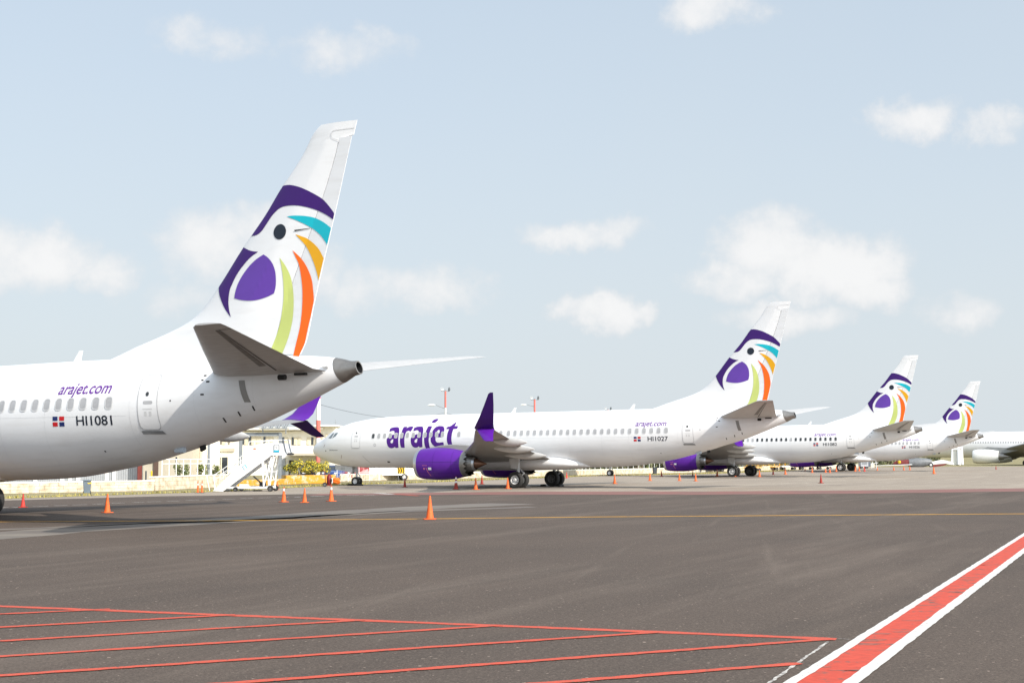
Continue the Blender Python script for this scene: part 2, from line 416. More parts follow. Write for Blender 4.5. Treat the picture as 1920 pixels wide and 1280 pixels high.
def sheet(name, poly, z, m, kind='structure', sub=None):
    mb = MB(); mb.add([(x, y, z) for x, y in poly], [tuple(range(len(poly)))])
    o = mb.build(name, m); bm = bmesh.new(); bm.from_mesh(o.data)
    for f in bm.faces:
        if f.normal.z < 0: f.normal_flip()
    bm.to_mesh(o.data); bm.free()
    return tag(o, kind=kind)
def strip_faces(mb, pts, w, z, wob=0.0, off=0.0, seg=.6, mi=0):
    """a painted line of width w along pts with slightly uneven edges"""
    P = [Vector(p[:2]) for p in pts]; L_, R_ = [], []
    for a, b in zip(P, P[1:]):
        d = (b-a); n = max(2, int(d.length/seg)); t = d.normalized(); nr = Vector((-t.y, t.x))
        for i in range(n if b is not P[-1] else n+1):
            c = a+d*(i/n)+nr*off
            L_.append(c+nr*(w/2+random.uniform(-wob, wob))); R_.append(c-nr*(w/2+random.uniform(-wob, wob)))
    o = len(mb.v); n = len(L_)
    mb.v += [(p.x, p.y, z) for p in R_]+[(p.x, p.y, z) for p in L_]
    for i in range(n-1): mb.f.append((o+i, o+i+1, o+n+i+1, o+n+i)); mb.m.append(mi)
sheet('ground', [(-6000, -300), (6000, -300), (6000, 9000), (-6000, 9000)], -.012, MAT['dryground'])
edge = [G(-900, 985), G(0, 938), G(300, 930), G(600, 925.5), G(1000, 921), G(1320, 921), G(1600, 919), G(1920, 915)]
edge = [(p.x, p.y) for p in edge]; edge.append((90, 112)); edge.append((160, 135))
wl = [G(-500, 943), G(0, 934), G(400, 921), G(625, 909), G(760, 905), G(1100, 892), G(1300, 888.5), G(1480, 882)]
wl = [(p.x, p.y) for p in wl]
sheet('apron', [(-120, 40), (-120, -60), (200, -60), (260, 285), (120, 275), (62, 262)]+[(x, y) for x, y in wl[::-1]], 0, MAT['apron'])
sheet('asphalt_taxiway', [(-110, 30), (-110, -50), (190, -50), (190, 145)]+edge[::-1], .004, MAT['asphalt'])
mb = MB(); ep = [Vector(p) for p in edge[3:9]]
mb.v += [(p.x, p.y-.2, .008) for p in ep]+[(p.x-.5, p.y-(7 if i else 3.0), .008) for i, p in enumerate(ep)]
for i in range(len(ep)-1): mb.f.append((i, i+1, len(ep)+i+1, len(ep)+i)); mb.m.append(0)
tag(mb.build('worn_red_marking', MAT['wornred']), kind='structure')
# red hatching
z = .009
mb = MB()
strip_faces(mb, [G(-250, 1127), G(0, 1136.7), G(800, 1168), G(1568, 1198.5)], .19, z, .018, seg=.14)
tag(mb.build('red_border_line', MAT['redline']), kind='structure')
hat = [((-250, 1163), (206, 1142.5)), ((-250, 1190), (441, 1153)), ((-250, 1217), (683, 1163)), ((-250, 1247), (940, 1173)), ((-250, 1284), (1232, 1186)), ((150, 1302.5), (1555, 1199)), ((700, 1307), (1500, 1244.5))]
mb = MB()
for i, (a, b) in enumerate(hat): strip_faces(mb, [G(*a), G(*b)], .14, .013, .016, seg=.14)
tag(mb.build('red_hatching_lines', MAT['redline']), kind='structure')
mb = MB(); strip_faces(mb, [G(1553, 1203), G(1440, 1282)], .035, z, .012, seg=.12)
strip_faces(mb, [G(1572, 1197), G(1592, 1199)], .03, z, .012, seg=.12)
tag(mb.build('chalk_setting_out_line', MAT['thinwhite']), kind='structure')
a, b = Vector((2.904, 13.285)), Vector((12.93, 35.2)); t = (b-a).normalized(); p0, p1 = a-t*6, b+t*60
mb = MB(); strip_faces(mb, [p0, p1], .42, z, .0); tag(mb.build('red_boundary_band', MAT['redband']), kind='structure')
for o_ in (.262, -.262):
    mb = MB(); strip_faces(mb, [p0, p1], .118 if o_ > 0 else .145, .0125, .008, off=o_*.985, seg=.22); tag(mb.build('white_boundary_line', MAT['whiteline']), kind='structure')
mb = MB(); strip_faces(mb, [G(-200, 980), G(0, 978), G(500, 975.3), G(806, 972.4), G(1100, 969), G(1500, 966), G(1920, 963), G(2300, 960.5)], .34, z, .03)
tag(mb.build('yellow_lead_in_line', MAT['yellowline']), kind='structure')
mb = MB()
dash = [(0,90,187),(150,230,185),(370,540,175),(610,760,165),(815,980,157),(1040,1170,148),(1250,1400,138),(1480,1620,130),(1650,1820,122)]
for x0, x1, y in dash: strip_faces(mb, [G(x0/6, 920+(y+2)/6), G(x1/6, 920+(y-2)/6)], .22, z, .02)
for x0, x1, y in [(80,220,115),(290,440,105),(500,610,100),(705,840,93),(905,1050,85),(1110,1250,78),(1320,1450,73),(1515,1590,70),(1700,1845,60)]:
    strip_faces(mb, [G(300+x0/6, 920+(y+2)/6), G(300+x1/6, 920+(y-2)/6)], .22, z, .02)
for x0, x1, y in [(130,290,298),(420,485,293),(540,680,290),(730,850,288),(430,530,258),(690,770,262)]:
    strip_faces(mb, [G(560+x0/6, 880+(y+1)/6), G(560+x1/6, 880+(y-1)/6)], .26, z, .02)
strip_faces(mb, [G(575, 918), G(630, 921.3)], .22, z, .02); strip_faces(mb, [G(704, 924), G(737, 926.5)], .6, z, .04)
tag(mb.build('dashed_white_line', MAT['thinwhite']), kind='structure')
mb = MB(); strip_faces(mb, [G(740, 926), G(785, 929.5)], .25, .013, .02); tag(mb.build('thin_red_line', MAT['redline']), kind='structure')
# rubber and slurry arcs left by turning wheels
MAT['scuff'] = two_tone('tyre_scuff_marks', (.20, .172, .142), (.115, .097, .086), .50, 1.1, stretch=(.12, .9, 1), soft=.10)
for pts, w in [([G(-100, 1012), G(100, 995), G(300, 983), G(480, 972), G(620, 962), G(800, 951), G(960, 944)], 2.6),
               ([G(-60, 994), G(100, 989), G(260, 981), G(420, 977), G(560, 970), G(760, 958), G(1000, 950)], .9)]:
    mb = MB(); strip_faces(mb, pts, w, .0065, .12, seg=1.2); tag(mb.build('tyre_scuff_marks', MAT['scuff']), kind='structure')

# cracks sealed with bitumen on the concrete, and drips where aircraft stand
MAT['crack'] = two_tone('sealed_cracks', (.07, .06, .055), (.24, .20, .17), .56, 3, soft=.05)
rnd = random.Random(11); mb = MB()
for (u, v, dx_, dy_, n) in [(1480, 905, 2.2, 2.4, 6), (1700, 897, 3.0, 2.0, 7), (1180, 913, 2.6, 1.2, 8), (1780, 905, 2.0, 3.4, 8), (980, 914, 2.0, .8, 7), (700, 919, 1.6, 1.0, 6), (1350, 911, 2.8, .5, 7)]:
    p = G(u, v); pts = []
    for k in range(n): pts.append((p.x, p.y)); p = p+Vector((dx_*rnd.uniform(.5, 1.3), dy_*rnd.uniform(.2, 1.5)*rnd.choice((1, 1, -.3)), 0))
    strip_faces(mb, pts, .12, .0045, .02, seg=.5)
tag(mb.build('sealed_cracks', MAT['crack']), kind='structure')
MAT['drip'] = two_tone('oil_stains', (.30, .25, .205), (.10, .085, .075), .47, .8, soft=.16)
for i, (u, v, w, h) in enumerate([(720, 914, 3.2, 6), (1000, 912, 4.4, 8), (1385, 893.5, 5, 9), (1585, 885, 5, 10)]):
    p = G(u, v); sheet('oil_stained_concrete', [(p.x+w*math.cos(t)*(1+.2*math.sin(3*t+i)), p.y+h*math.sin(t)*(1+.15*math.cos(2*t+i))) for t in [2*math.pi*k/26 for k in range(26)]], .0042, MAT['drip'])

mb = MB(); rnd = random.Random(2); bd = (p1-p0).normalized(); bn = Vector((-bd.y, bd.x))
for k in range(26):
    c0 = p0+bd*(6+rnd.uniform(.3, 16))+bn*rnd.uniform(-.17, .17); a_ = rnd.uniform(-.25, .25); l_, w_ = rnd.uniform(.06, .22), rnd.uniform(.012, .04)
    ax = Vector((math.cos(a_), math.sin(a_))); ay = Vector((-ax.y, ax.x))
    mb.add([(*(c0+ax*l_*math.cos(t)*(1+.25*math.sin(3*t+k))+ay*w_*2*math.sin(t)*(1+.3*math.cos(2*t+k))), .0105) for t in [2*math.pi*i/14 for i in range(14)]], [tuple(range(14))])
MAT['smudge'] = two_tone('tyre_smudge', (.16, .085, .07), (.42, .09, .055), .50, 14, soft=.12)
tag(mb.build('tyre_smudges', MAT['smudge']), kind='structure')
# outlines in metres (x aft, z up) of the tail emblem, the nose lettering and the windscreen
EMB = {
  'cap': [[35.339,10.478],[35.7,10.463],[36.113,10.346],[36.523,10.157],[36.929,9.913],[37.212,9.646],[37.421,9.404],[37.387,9.226],[37.135,9.389],[36.772,9.57],[36.365,9.712],[35.955,9.799],[35.543,9.812],[35.294,9.75],[35.046,9.57],[34.881,9.381],[34.694,9.16],[34.548,9.053],[34.379,9.006],[34.145,9.011],[34.646,9.604]],
  'cyan': [[35.642,9.481],[35.959,9.481],[36.368,9.432],[36.693,9.345],[37.017,9.185],[37.31,8.98],[37.183,8.481],[36.941,8.763],[36.697,8.964],[36.412,9.136],[36.043,9.317]],
  'eye': [[35.64,9.006],[35.638,9.059],[35.623,9.11],[35.598,9.157],[35.563,9.198],[35.519,9.23],[35.469,9.252],[35.416,9.262],[35.362,9.261],[35.31,9.247],[35.262,9.223],[35.221,9.188],[35.189,9.146],[35.168,9.097],[35.158,9.045],[35.16,8.991],[35.174,8.94],[35.2,8.892],[35.236,8.852],[35.28,8.82],[35.329,8.798],[35.383,8.788],[35.437,8.79],[35.489,8.804],[35.536,8.828],[35.577,8.863],[35.609,8.905],[35.63,8.954]],
  'yellow': [[35.971,8.906],[36.187,8.831],[36.432,8.72],[36.808,8.432],[37.059,8.079],[36.893,7.418],[36.74,7.829],[36.55,8.207],[36.322,8.545]],
  'orange': [[35.86,8.426],[36.062,8.258],[36.29,8.027],[36.48,7.755],[36.614,7.472],[36.68,7.165],[36.715,6.739],[36.554,6.112],[36.394,5.484],[36.229,5.219],[36.137,5.101],[35.93,5.109],[35.967,5.229],[36.093,5.648],[36.201,6.038],[36.263,6.49],[36.272,6.976],[36.23,7.405],[36.103,7.933],[35.968,8.218]],
  'lime': [[35.409,8.228],[35.611,7.967],[35.766,7.68],[35.857,7.368],[35.919,6.997],[35.931,6.63],[35.897,6.266],[35.789,5.875],[35.66,5.575],[35.494,5.262],[35.4,5.128],[34.903,5.146],[35.052,5.432],[35.257,5.837],[35.405,6.229],[35.495,6.653],[35.539,7.019],[35.533,7.48],[35.478,7.914]],
  'beak': [[33.872,8.684],[34.13,8.57],[34.328,8.508],[34.563,8.469],[34.252,8.31],[33.941,8.05],[33.708,7.784],[33.554,7.511],[33.477,7.327],[33.451,7.014],[33.495,6.729],[33.591,6.474],[33.327,6.754],[33.101,7.097],[32.975,7.357],[32.912,7.525],[33.384,8.089]],
  'egg': [[34.798,8.365],[34.993,8.242],[35.15,8.061],[35.25,7.806],[35.273,7.527],[35.256,7.312],[35.201,7.137],[34.933,7.038],[34.586,6.966],[34.273,6.961],[33.958,7.001],[33.692,7.069],[33.736,7.311],[33.831,7.556],[34.024,7.826],[34.256,8.06],[34.527,8.244]],
}
LET = {
  'a': [[[8.233,4.04],[8.241,4.234],[8.471,4.305],[8.819,4.315],[8.958,4.251],[9.032,4.049],[9.042,3.792],[9.046,2.871],[8.847,2.85],[8.76,2.946],[8.608,2.859],[8.391,2.845],[8.208,2.956],[8.111,3.214],[8.101,3.471],[8.213,3.581],[8.474,3.725],[8.713,3.778],[8.716,3.943],[8.668,4.071],[8.494,4.11]],[[8.692,3.521],[8.519,3.468],[8.41,3.377],[8.354,3.249],[8.425,3.146],[8.542,3.119],[8.65,3.21]]],
  'a2': [[[10.31,4.06],[10.318,4.253],[10.545,4.323],[10.886,4.333],[11.022,4.269],[11.095,4.069],[11.104,3.815],[11.106,2.901],[10.911,2.881],[10.825,2.976],[10.677,2.89],[10.464,2.876],[10.284,2.987],[10.189,3.242],[10.179,3.497],[10.29,3.605],[10.546,3.748],[10.781,3.8],[10.784,3.963],[10.737,4.091],[10.567,4.13]],[[10.76,3.546],[10.59,3.493],[10.483,3.403],[10.428,3.276],[10.497,3.174],[10.612,3.148],[10.718,3.238]]],
  'r': [[[9.373,4.319],[9.618,4.334],[9.61,4.207],[9.812,4.314],[9.984,4.348],[10.164,4.327],[10.062,4.044],[9.856,4.105],[9.675,4.005],[9.599,3.787],[9.566,3.422],[9.585,2.856],[9.314,2.876],[9.256,3.242],[9.255,3.498],[9.305,3.863]]],
  'j': [[[11.476,4.347],[11.763,4.35],[11.688,3.946],[11.647,3.404],[11.669,3.079],[11.716,2.789],[11.437,2.737],[11.343,3.117],[11.317,3.479],[11.358,3.841]]],
  'jdot': [[[11.636,4.671],[11.657,4.797],[11.771,4.868],[11.897,4.884],[12.036,4.875],[11.961,4.72],[11.834,4.65]]],
  'e': [[[12.873,3.933],[12.856,4.149],[12.739,4.302],[12.55,4.344],[12.298,4.336],[12.109,4.248],[11.975,4.051],[11.891,3.763],[11.87,3.474],[11.9,3.257],[12.048,3.04],[12.279,2.901],[12.573,2.885],[12.911,2.926],[12.886,3.178],[12.573,3.144],[12.363,3.174],[12.245,3.291],[12.211,3.453],[12.22,3.594],[12.848,3.602]],[[12.257,3.813],[12.286,4.012],[12.383,4.119],[12.487,4.135],[12.563,4.062],[12.572,3.828]]],
  't': [[[13.709,4.63],[13.647,4.326],[13.95,4.326],[13.916,4.19],[13.618,4.172],[13.56,3.818],[13.548,3.388],[13.623,2.968],[13.357,2.97],[13.249,3.247],[13.228,3.534],[13.248,3.857],[13.323,4.176],[13.06,4.175],[13.135,4.282],[13.364,4.34]]],
}
WINDSCREEN = [[[2.362,3.604],[2.676,3.967],[2.906,3.979],[2.749,3.568]],[[2.84,3.576],[3.021,3.973],[3.335,3.998],[3.195,3.729]]]
# ------------------------------------------------------------------ the narrow-body airliner: x runs aft from the nose, y to starboard, z up from the ground
FTOP = pchip([.22,.25,.37,.64,1.02,1.34,1.69,2.09,2.38,2.96,3.53,4.1,4.73,5.24,6.09,7.2,8.5,11,16,23,28,33,35.5,36.9,37.5,37.75,38.3],
             [2.66,2.82,3.03,3.27,3.47,3.60,3.80,4.08,4.25,4.49,4.68,4.82,4.92,5.00,5.09,5.16,5.20,5.24,5.28,5.32,5.36,5.33,5.24,5.15,5.08,5.04,4.92])
FBOT = pchip([.22,.25,.35,.65,.94,1.53,2.11,2.69,3.27,3.84,4.98,6.1,23.3,25.4,27,28.8,30,31.3,32.4,33.4,34.5,35.6,36.5,37.4,37.75,38.3],
             [2.64,2.52,2.38,2.19,2.04,1.85,1.68,1.57,1.49,1.43,1.37,1.36,1.38,1.42,1.50,1.75,1.95,2.26,2.54,2.84,3.14,3.52,3.86,4.22,4.36,4.62])
FWID = pchip([.22,.25,.35,.65,1,1.5,2,2.5,3,4,5,6,7,26,28,29.5,31,32.5,34,35.5,36.5,37.5,38.3],
             [.01,.16,.34,.62,.83,1.06,1.25,1.40,1.52,1.69,1.80,1.85,1.87,1.87,1.83,1.74,1.60,1.40,1.13,.82,.60,.36,.15])
def fus_y(x, z):
    t, b, w = FTOP(x), FBOT(x), FWID(x); zc, hh = (t+b)/2, (t-b)/2
    return w*math.sqrt(max(1-((z-zc)/hh)**2, 0.0))
def on_fus(off, side=-1):
    def f(x, z):
        z2 = z
        t, b, w = FTOP(x), FBOT(x), FWID(x); zc, hh = (t+b)/2, (t-b)/2
        n = Vector((0, fus_y(x, z)/max(w*w, 1e-4), (z-zc)/(hh*hh))).normalized()
        y = fus_y(x, z)
        return (x, side*(y+off*n.y), z+off*n.z)
    return f
def fus_ring(x, n=72):
    t, b, w = FTOP(x), FBOT(x), FWID(x); zc, hh = (t+b)/2, (t-b)/2
    return [(x, w*math.sin(2*math.pi*i/n), zc+hh*math.cos(2*math.pi*i/n)) for i in range(n)]
FIN_LE = [(12.22,36.80),(12.12,36.66),(11.99,36.53),(11.35,36.10),(10.82,35.66),(10.47,35.34),(9.59,34.66),(9.02,34.15),(8.70,33.86),(7.53,32.91),(7.04,32.47),(6.70,32.10),(6.43,31.65),(6.15,30.88),(5.93,30.15),(5.72,29.40),(5.50,28.75),(5.33,28.2),(5.1,27.4),(4.9,26.8)]
FLE = pchip([a for a, b in FIN_LE[::-1]], [b for a, b in FIN_LE[::-1]])
FTE = pchip([4.7,5.22,5.48,6.74,8.08,8.48,9.41,11.9,12.22], [36.1,36.23,36.40,36.72,37.06,37.17,37.41,38.03,38.12])
FHG = pchip([4.7,5.44,7.37,8.53,9.06,9.97,11.46,11.9], [34.95,35.14,35.83,36.32,36.54,36.93,37.44,37.55])
def fin_half(x, z):
    le, te = FLE(z), FTE(z); d = max(x-le, 0)
    T = .30-.20*max(0, min(1, (z-5.2)/7.0)); d0 = 1.9+max(0, 7.2-z)*1.2
    u = min(d/d0, 1); y = T*math.sqrt(max(0, 1-(1-u)**2))
    xm = le+(te-le)*.45
    if x > xm: y *= max(0, 1-.93*(x-xm)/max(te-xm, .1))
    return y
DEFL = math.tan(R(9))
def fin_port(off):
    def f(x, z):
        x = min(max(x, FLE(z)+.05), FTE(z)-.012)
        y = -(fin_half(x, z)+off)
        h = FHG(z)
        if x > h and z < 11.75: y -= (x-h)*DEFL
        return (x, y, z)
    return f

def foil(n=13, t=.12, camber=0.015):
    ps = []
    for i in range(n): ps.append(.5*(1-math.cos(math.pi*i/(n-1))))
    th = lambda s: 5*t*(.2969*math.sqrt(s)-.126*s-.3516*s*s+.2843*s**3-.1015*s**4)
    cm = lambda s: camber*4*s*(1-s)
    up = [(s, cm(s)+th(s)) for s in ps]; lo = [(s, cm(s)-th(s)) for s in reversed(ps)]
    return up+lo[1:-1]
def wing_loft(mb, secs, mi=0, s0=0.0, s1=1.0, n=13, dy=None):
    """secs: (span y, leading edge x, trailing edge x, z, thickness ratio[, dihedral lean])"""
    rings = []
    for q in secs:
        y, le, te, z, t = q[:5]; c = te-le; lean = q[5] if len(q) > 5 else 0.0
        tw = q[6] if len(q) > 6 else 0.0
        base = foil(n, t); pts = []
        for s, h in base:
            ss = min(max(s, s0), s1)
            if s < s0 or s > s1:
                hh = np.interp(ss, [b[0] for b in foil(n, t)[:n]], [b[1] for b in foil(n, t)[:n]])
                ll = 2*.015*4*ss*(1-ss)-hh
                h = hh if h >= .015*4*s*(1-s)-1e-9 and (s, h) in base[:n] else ll
            hz = h*c
            pts.append((le+ss*c, y-hz*math.sin(lean), z+hz*math.cos(lean)-ss*c*tw))
        rings.append(pts)
    mb.loft(rings, mi, True, True)

def wheel(name, parent, c, r, w, rim, hub=.55):
    mb = MB(); x, y, z = c
    tp = [(-w*.30, r*hub), (-w*.42, r*.66), (-w*.5, r*.82), (-w*.42, r*.95), (-w*.22, r), (0, r*1.003), (w*.22, r), (w*.42, r*.95), (w*.5, r*.82), (w*.42, r*.66), (w*.30, r*hub)]
    mb.lathe(tp, c, 'y', 36, 0)
    rp = [(-w*.30, r*hub), (-w*.36, r*hub*.97), (-w*.20, r*hub*.86), (-w*.12, r*hub*.5), (-w*.30, r*hub*.34), (-w*.42, r*hub*.28), (-w*.42, .001)]
    mb.lathe(rp, c, 'y', 36, 1)
    mb.lathe([(w*.30, r*hub), (w*.12, r*hub*.8), (w*.12, .001)], c, 'y', 24, 1)
    for k in range(8):
        a = k*math.pi/4; mb.tube((x+r*hub*.66*math.cos(a), y-w*.20, z+r*hub*.66*math.sin(a)), (x+r*hub*.66*math.cos(a), y-w*.13, z+r*hub*.66*math.sin(a)), r*.055, n=6, mi=2)
    return mb.build(name, [MAT['rubber'], rim, MAT['black']], parent, smooth=True)

MAT['rim_white'] = mat('wheel_rim', (.78, .78, .78), rough=.4, metal=.2, var=.1)
MAT['rim_dark'] = mat('wheel_rim_dark', (.14, .14, .14), rough=.5, metal=.3, var=.2)
MAT['strut'] = mat('gear_strut', (.50, .51, .52), rough=.4, metal=.2, var=.15)
FLAGS = {}
def engine(root, ye, vis=True):
    e_mb = MB(); x0 = 12.66; zc = 1.68
    cowl = [(12.97,1.05),(13.2,1.075),(13.6,1.10),(14.1,1.12),(14.7,1.12),(15.3,1.08),(15.9,.99),(16.35,.90)]
    e_mb.lathe(cowl, (0, ye, zc), 'x', 48, 0)
    e_mb.lathe([(16.35,.90),(16.62,.845)], (0, ye, zc), 'x', 64, 1)
    e_mb.lathe([(16.62,.845),(16.62,.82),(16.2,.80),(15.2,.80)], (0, ye, zc), 'x', 64, 2)
    eng = e_mb.build('engine', [MAT['purple'], MAT['exhaust'], MAT['black']], root, smooth=True)
    lp = MB(); lp.lathe([(12.97,1.05),(12.8,1.01),(12.69,.96),(12.66,.92),(12.69,.88),(12.82,.85),(13.1,.84)], (0, ye, zc), 'x', 48, 0)
    lp.build('inlet_lip', MAT['silver'], eng, smooth=True)
    ch = MB(); ch.lathe([(16.35,.903),(16.60,.852),(16.62,.848)], (0, ye, zc), 'x', 96, 0, zig={2: .22, 'teeth': 16})
    ch.build('chevron_nozzle', MAT['exhaust'], eng, smooth=True)
    fd = MB(); fd.lathe([(13.1,.84),(13.35,.82),(13.36,.20),(13.15,.15),(12.98,.02)], (0, ye, zc), 'x', 48, 0)
    fd.build('fan', MAT['steel'], eng, smooth=True)
    cn = MB(); cn.lathe([(15.2,.70),(16.2,.66),(16.7,.56),(17.05,.47)], (0, ye, zc), 'x', 40, 0)
    cn.lathe([(17.05,.475),(17.22,.45),(17.22,.43),(16.9,.42)], (0, ye, zc), 'x', 40, 1)
    cn.build('core_nozzle', [MAT['exhaust'], MAT['silver']], eng, smooth=True)
    pc = MB(); pc.lathe([(16.8,.40),(17.15,.37),(17.5,.24),(17.8,.11),(18.05,.012)], (0, ye, zc), 'x', 32, 0)
    pc.build('exhaust_cone', MAT['hot'], eng, smooth=True)
    py = MB()
    st = [(13.6,2.72,2.80,.06),(14.4,2.60,2.95,.17),(15.4,2.4,3.02,.20),(16.5,2.22,2.98,.20),(17.6,2.28,2.8,.16),(18.6,2.42,2.75,.08)]
    py.loft([[(x, ye-w, z0),(x, ye+w, z0),(x, ye+w*.9, z1-.05),(x, ye+w*.3, z1),(x, ye-w*.3, z1),(x, ye-w*.9, z1-.05)] for x, z0, z1, w in st], 0, True, True)
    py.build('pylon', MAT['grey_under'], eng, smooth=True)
    # service panel marks on the port side of the cowl
    def on_cowl(x, z):
        r = float(np.interp(x, [a for a, b in cowl], [b for a, b in cowl]))+.008; dz = max(min(z-zc, r*.98), -r*.98)
        return (x, ye-math.sqrt(r*r-dz*dz), z)
    dec = [([(a, b) for a, b in rrect(14.12, 1.34, .26, .17, .03)], [tuple(range(20))], 0),
           ([(a, b) for a, b in rrect(13.66, 1.34, .13, .13, .06)], [tuple(range(20))], 1)]
    cable = [(13.80,1.42),(13.86,1.40),(13.95,1.1),(14.08,.85),(14.03,.85),(13.90,1.1)]
    dec.append((cable, [tuple(range(6))], 1))
    dec += [(rrect(13.56+.1*i, 1.56, .07, .035, .01), [tuple(range(20))], 1) for i in range(4)]
    dec += [([(13.1,1.80),(16.2,1.80),(16.2,1.785),(13.1,1.785)], [(0,1,2,3)], 2), ([(13.1,1.02),(15.9,1.02),(15.9,1.005),(13.1,1.005)], [(0,1,2,3)], 2)]+[([(x_,.80),(x_+.014,.80),(x_+.014,2.55),(x_,2.55)], [(0,1,2,3)], 2) for x_ in (14.35, 15.75)]
    decal(dec, on_cowl, .1).build('service_markings', [MAT['plainwhite'], MAT['pinkmark'], MAT['dpurple']], eng, fix=False)
    # strake
    s = MB(); s.prism([(13.6, 2.42), (14.5, 2.62), (14.5, 2.36)], 0, .02, 0, Matrix.Translation((0, ye+(.78 if ye < 0 else -.78), 0)) @ Matrix.Rotation(R(90), 4, 'X'))
    s.build('strake', MAT['purple'], eng)
    return eng

def make_airliner(name, label, loc, yaw, reg, short, pane='pane', blind_mix=0.0, seed=0):
    rnd = random.Random(seed)
    root = thing(name, label, 'airliner', loc, -yaw, 'parked airliners with parrot tails')
    W = MAT['white']
    # fuselage
    xs = list(np.concatenate([[.22,.235,.25,.3,.35,.45,.55,.65], np.arange(.8, 7, .22), np.arange(7, 26, .8), np.arange(26, 37.3, .28)]))
    def tilt_ring(x, tilt, q, n=72):
        rr = []
        for i in range(n):
            t = 2*math.pi*i/n; xx = x-tilt*math.cos(t)*.5; T, B, w = FTOP(xx), FBOT(xx), FWID(xx); zc, hh = (T+B)/2, (T-B)/2
            rr.append((xx, q*w*math.sin(t), zc+q*hh*math.cos(t)))
        return rr
    mb = MB(); mb.loft([fus_ring(x) for x in xs]+[tilt_ring(37.35, .08, 1), tilt_ring(37.48, .18, 1), tilt_ring(37.61, .28, 1)], 0, True, True)
    body = mb.build('fuselage', W, root, smooth=True)
    # tail cone with the auxiliary power unit's outlet
    mb = MB(); n = 72; rings = [tilt_ring(37.575, .28, 1.012), tilt_ring(37.60, .28, 1.014), tilt_ring(37.8, .2, .985), tilt_ring(38.02, .12, .93)]
    for x, h_, w_ in ((38.25, .20, .185), (38.25, .165, .15), (37.9, .15, .14)):
        rings.append([(x-.05*math.cos(2*math.pi*i/n), w_*math.sin(2*math.pi*i/n), 4.775+h_*math.cos(2*math.pi*i/n)) for i in range(n)])
    mb.loft(rings[:6], 0); mb.loft(rings[5:], 1); mb.f.append(tuple(range(len(mb.v)-n, len(mb.v)))); mb.m.append(1)
    mb.build('tail_cone', [MAT['exhaust'], MAT['black']], root, smooth=True)
    # fin with dorsal fairing
    mb = MB(); zs = [4.9,5.1,5.2,5.33,5.42,5.5,5.6]+[5.72+.15*i for i in range(41)]+[11.78,11.9,12.0,12.06,12.12,12.17,12.22]
    n = 30; rings = []
    for z in zs:
        le = FLE(z); te = FTE(z) if z > 11.75 else FHG(z)-.012
        ss = [(1-math.cos(math.pi*i/(n-1)*.5)) for i in range(n)]
        if z > 11.75: hw = lambda x, z: max(fin_half(x, z), .012)
        else: hw = lambda x, z: max(fin_half(x, z), .001)
        port = [(le+s*(te-le), -hw(le+s*(te-le), z), z) for s in ss]; star = [(x, -y, z_) for x, y, z_ in reversed(port)]
        rings.append(port+star[:-1] if False else port+star)
    mb.loft(rings, 0, True, True)
    fin = mb.build('tail_fin', W, root, smooth=True)
    mb = MB(); rings = []
    for z in [5.25]+[5.45+.15*i for i in range(42)]+[11.735]:
        h = FHG(z)+.012; te = FTE(z)
        if z > 11.6: h = 37.25
        if 5.2 < z < 5.5: te = 36.22+(z-5.22)*.6
        port = []; star = []
        for i in range(10):
            x = h+(te-h)*i/9; y = max(fin_half(x, z), .006); s = (x-FHG(z))*DEFL
            port.append((x, -y-s, z)); star.append((x, y-s, z))
        rings.append(port+star[::-1])
    mb.loft(rings, 0, True, True); mb.build('rudder', W, fin, smooth=True)
    # parrot emblem across fin and rudder
    order = [('cap',0),('cyan',1),('yellow',2),('orange',3),('lime',4),('beak',0),('egg',5),('eye',6)]
    parts = []
    for k, mi in order:
        vs, fs = fill2d([smooth_poly(EMB[k])]); parts.append((vs, fs, mi))
    hz0, hz1 = 5.3, 11.4; hp = (FHG(hz0), 0, hz0); hd = Vector((FHG(hz1)-FHG(hz0), 0, hz1-hz0)); hn = Vector((hd.z, 0, -hd.x)).normalized()
    mb = decal(parts, fin_port(.010), .15, [(hp, hn)])
    mb.build('emblem', [MAT['dpurple'], MAT['cyan'], MAT['yellowp'], MAT['orangep'], MAT['limep'], MAT['egg'], MAT['navy']], fin, fix=False)
    mb = MB(); p = fin_port(.02)
    mb.add([p(35.94,9.04), p(36.5,9.06), p(36.5,9.045), p(35.95,9.0)], [(0,1,2,3)])
    mb.build('gap_seal', MAT['black'], fin, fix=False); mb = MB()
    p = fin_port(.017)
    hn_ = [(38.08,11.99),(37.33,11.98),(37.25,11.92),(37.235,11.84),(37.26,11.76),(37.34,11.715),(37.53,11.64),(37.50,11.55)]
    for (xa, za), (xb, zb) in zip(hn_, hn_[1:]):
        d_ = Vector((xb-xa, zb-za)).normalized(); nx, nz = -d_.y*.010, d_.x*.010
        mb.add([p(xa+nx,za+nz), p(xb+nx,zb+nz), p(xb-nx,zb-nz), p(xa-nx,za-nz)], [(0,1,2,3)])
    mb.build('rudder_seam', MAT['joint2'], fin, fix=False)
    # stabilizers
    for sd in (-1, 1):
        q_ = 1.0 if sd < 0 else .93
        S = [(.45*sd,33.1,37.35,4.68,.10),(1.0*sd,33.55,37.3,4.72,.095),(4*sd*q_,35.75,38.1,5.10,.09),(6.75*sd*q_,37.80,38.86,5.44,.085),(7.0*sd*q_,38.1,38.90,5.47,.06)]
        cutx = [.655, .655, .66, .68, .999]
        mb = MB(); secs = []
        wing_loft(mb, S, 0, 0, .66 if False else 1.0, 15)
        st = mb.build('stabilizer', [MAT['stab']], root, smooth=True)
        # elevator seam and hinge panel underneath, fairing and gap strap at the root
        mb = MB()
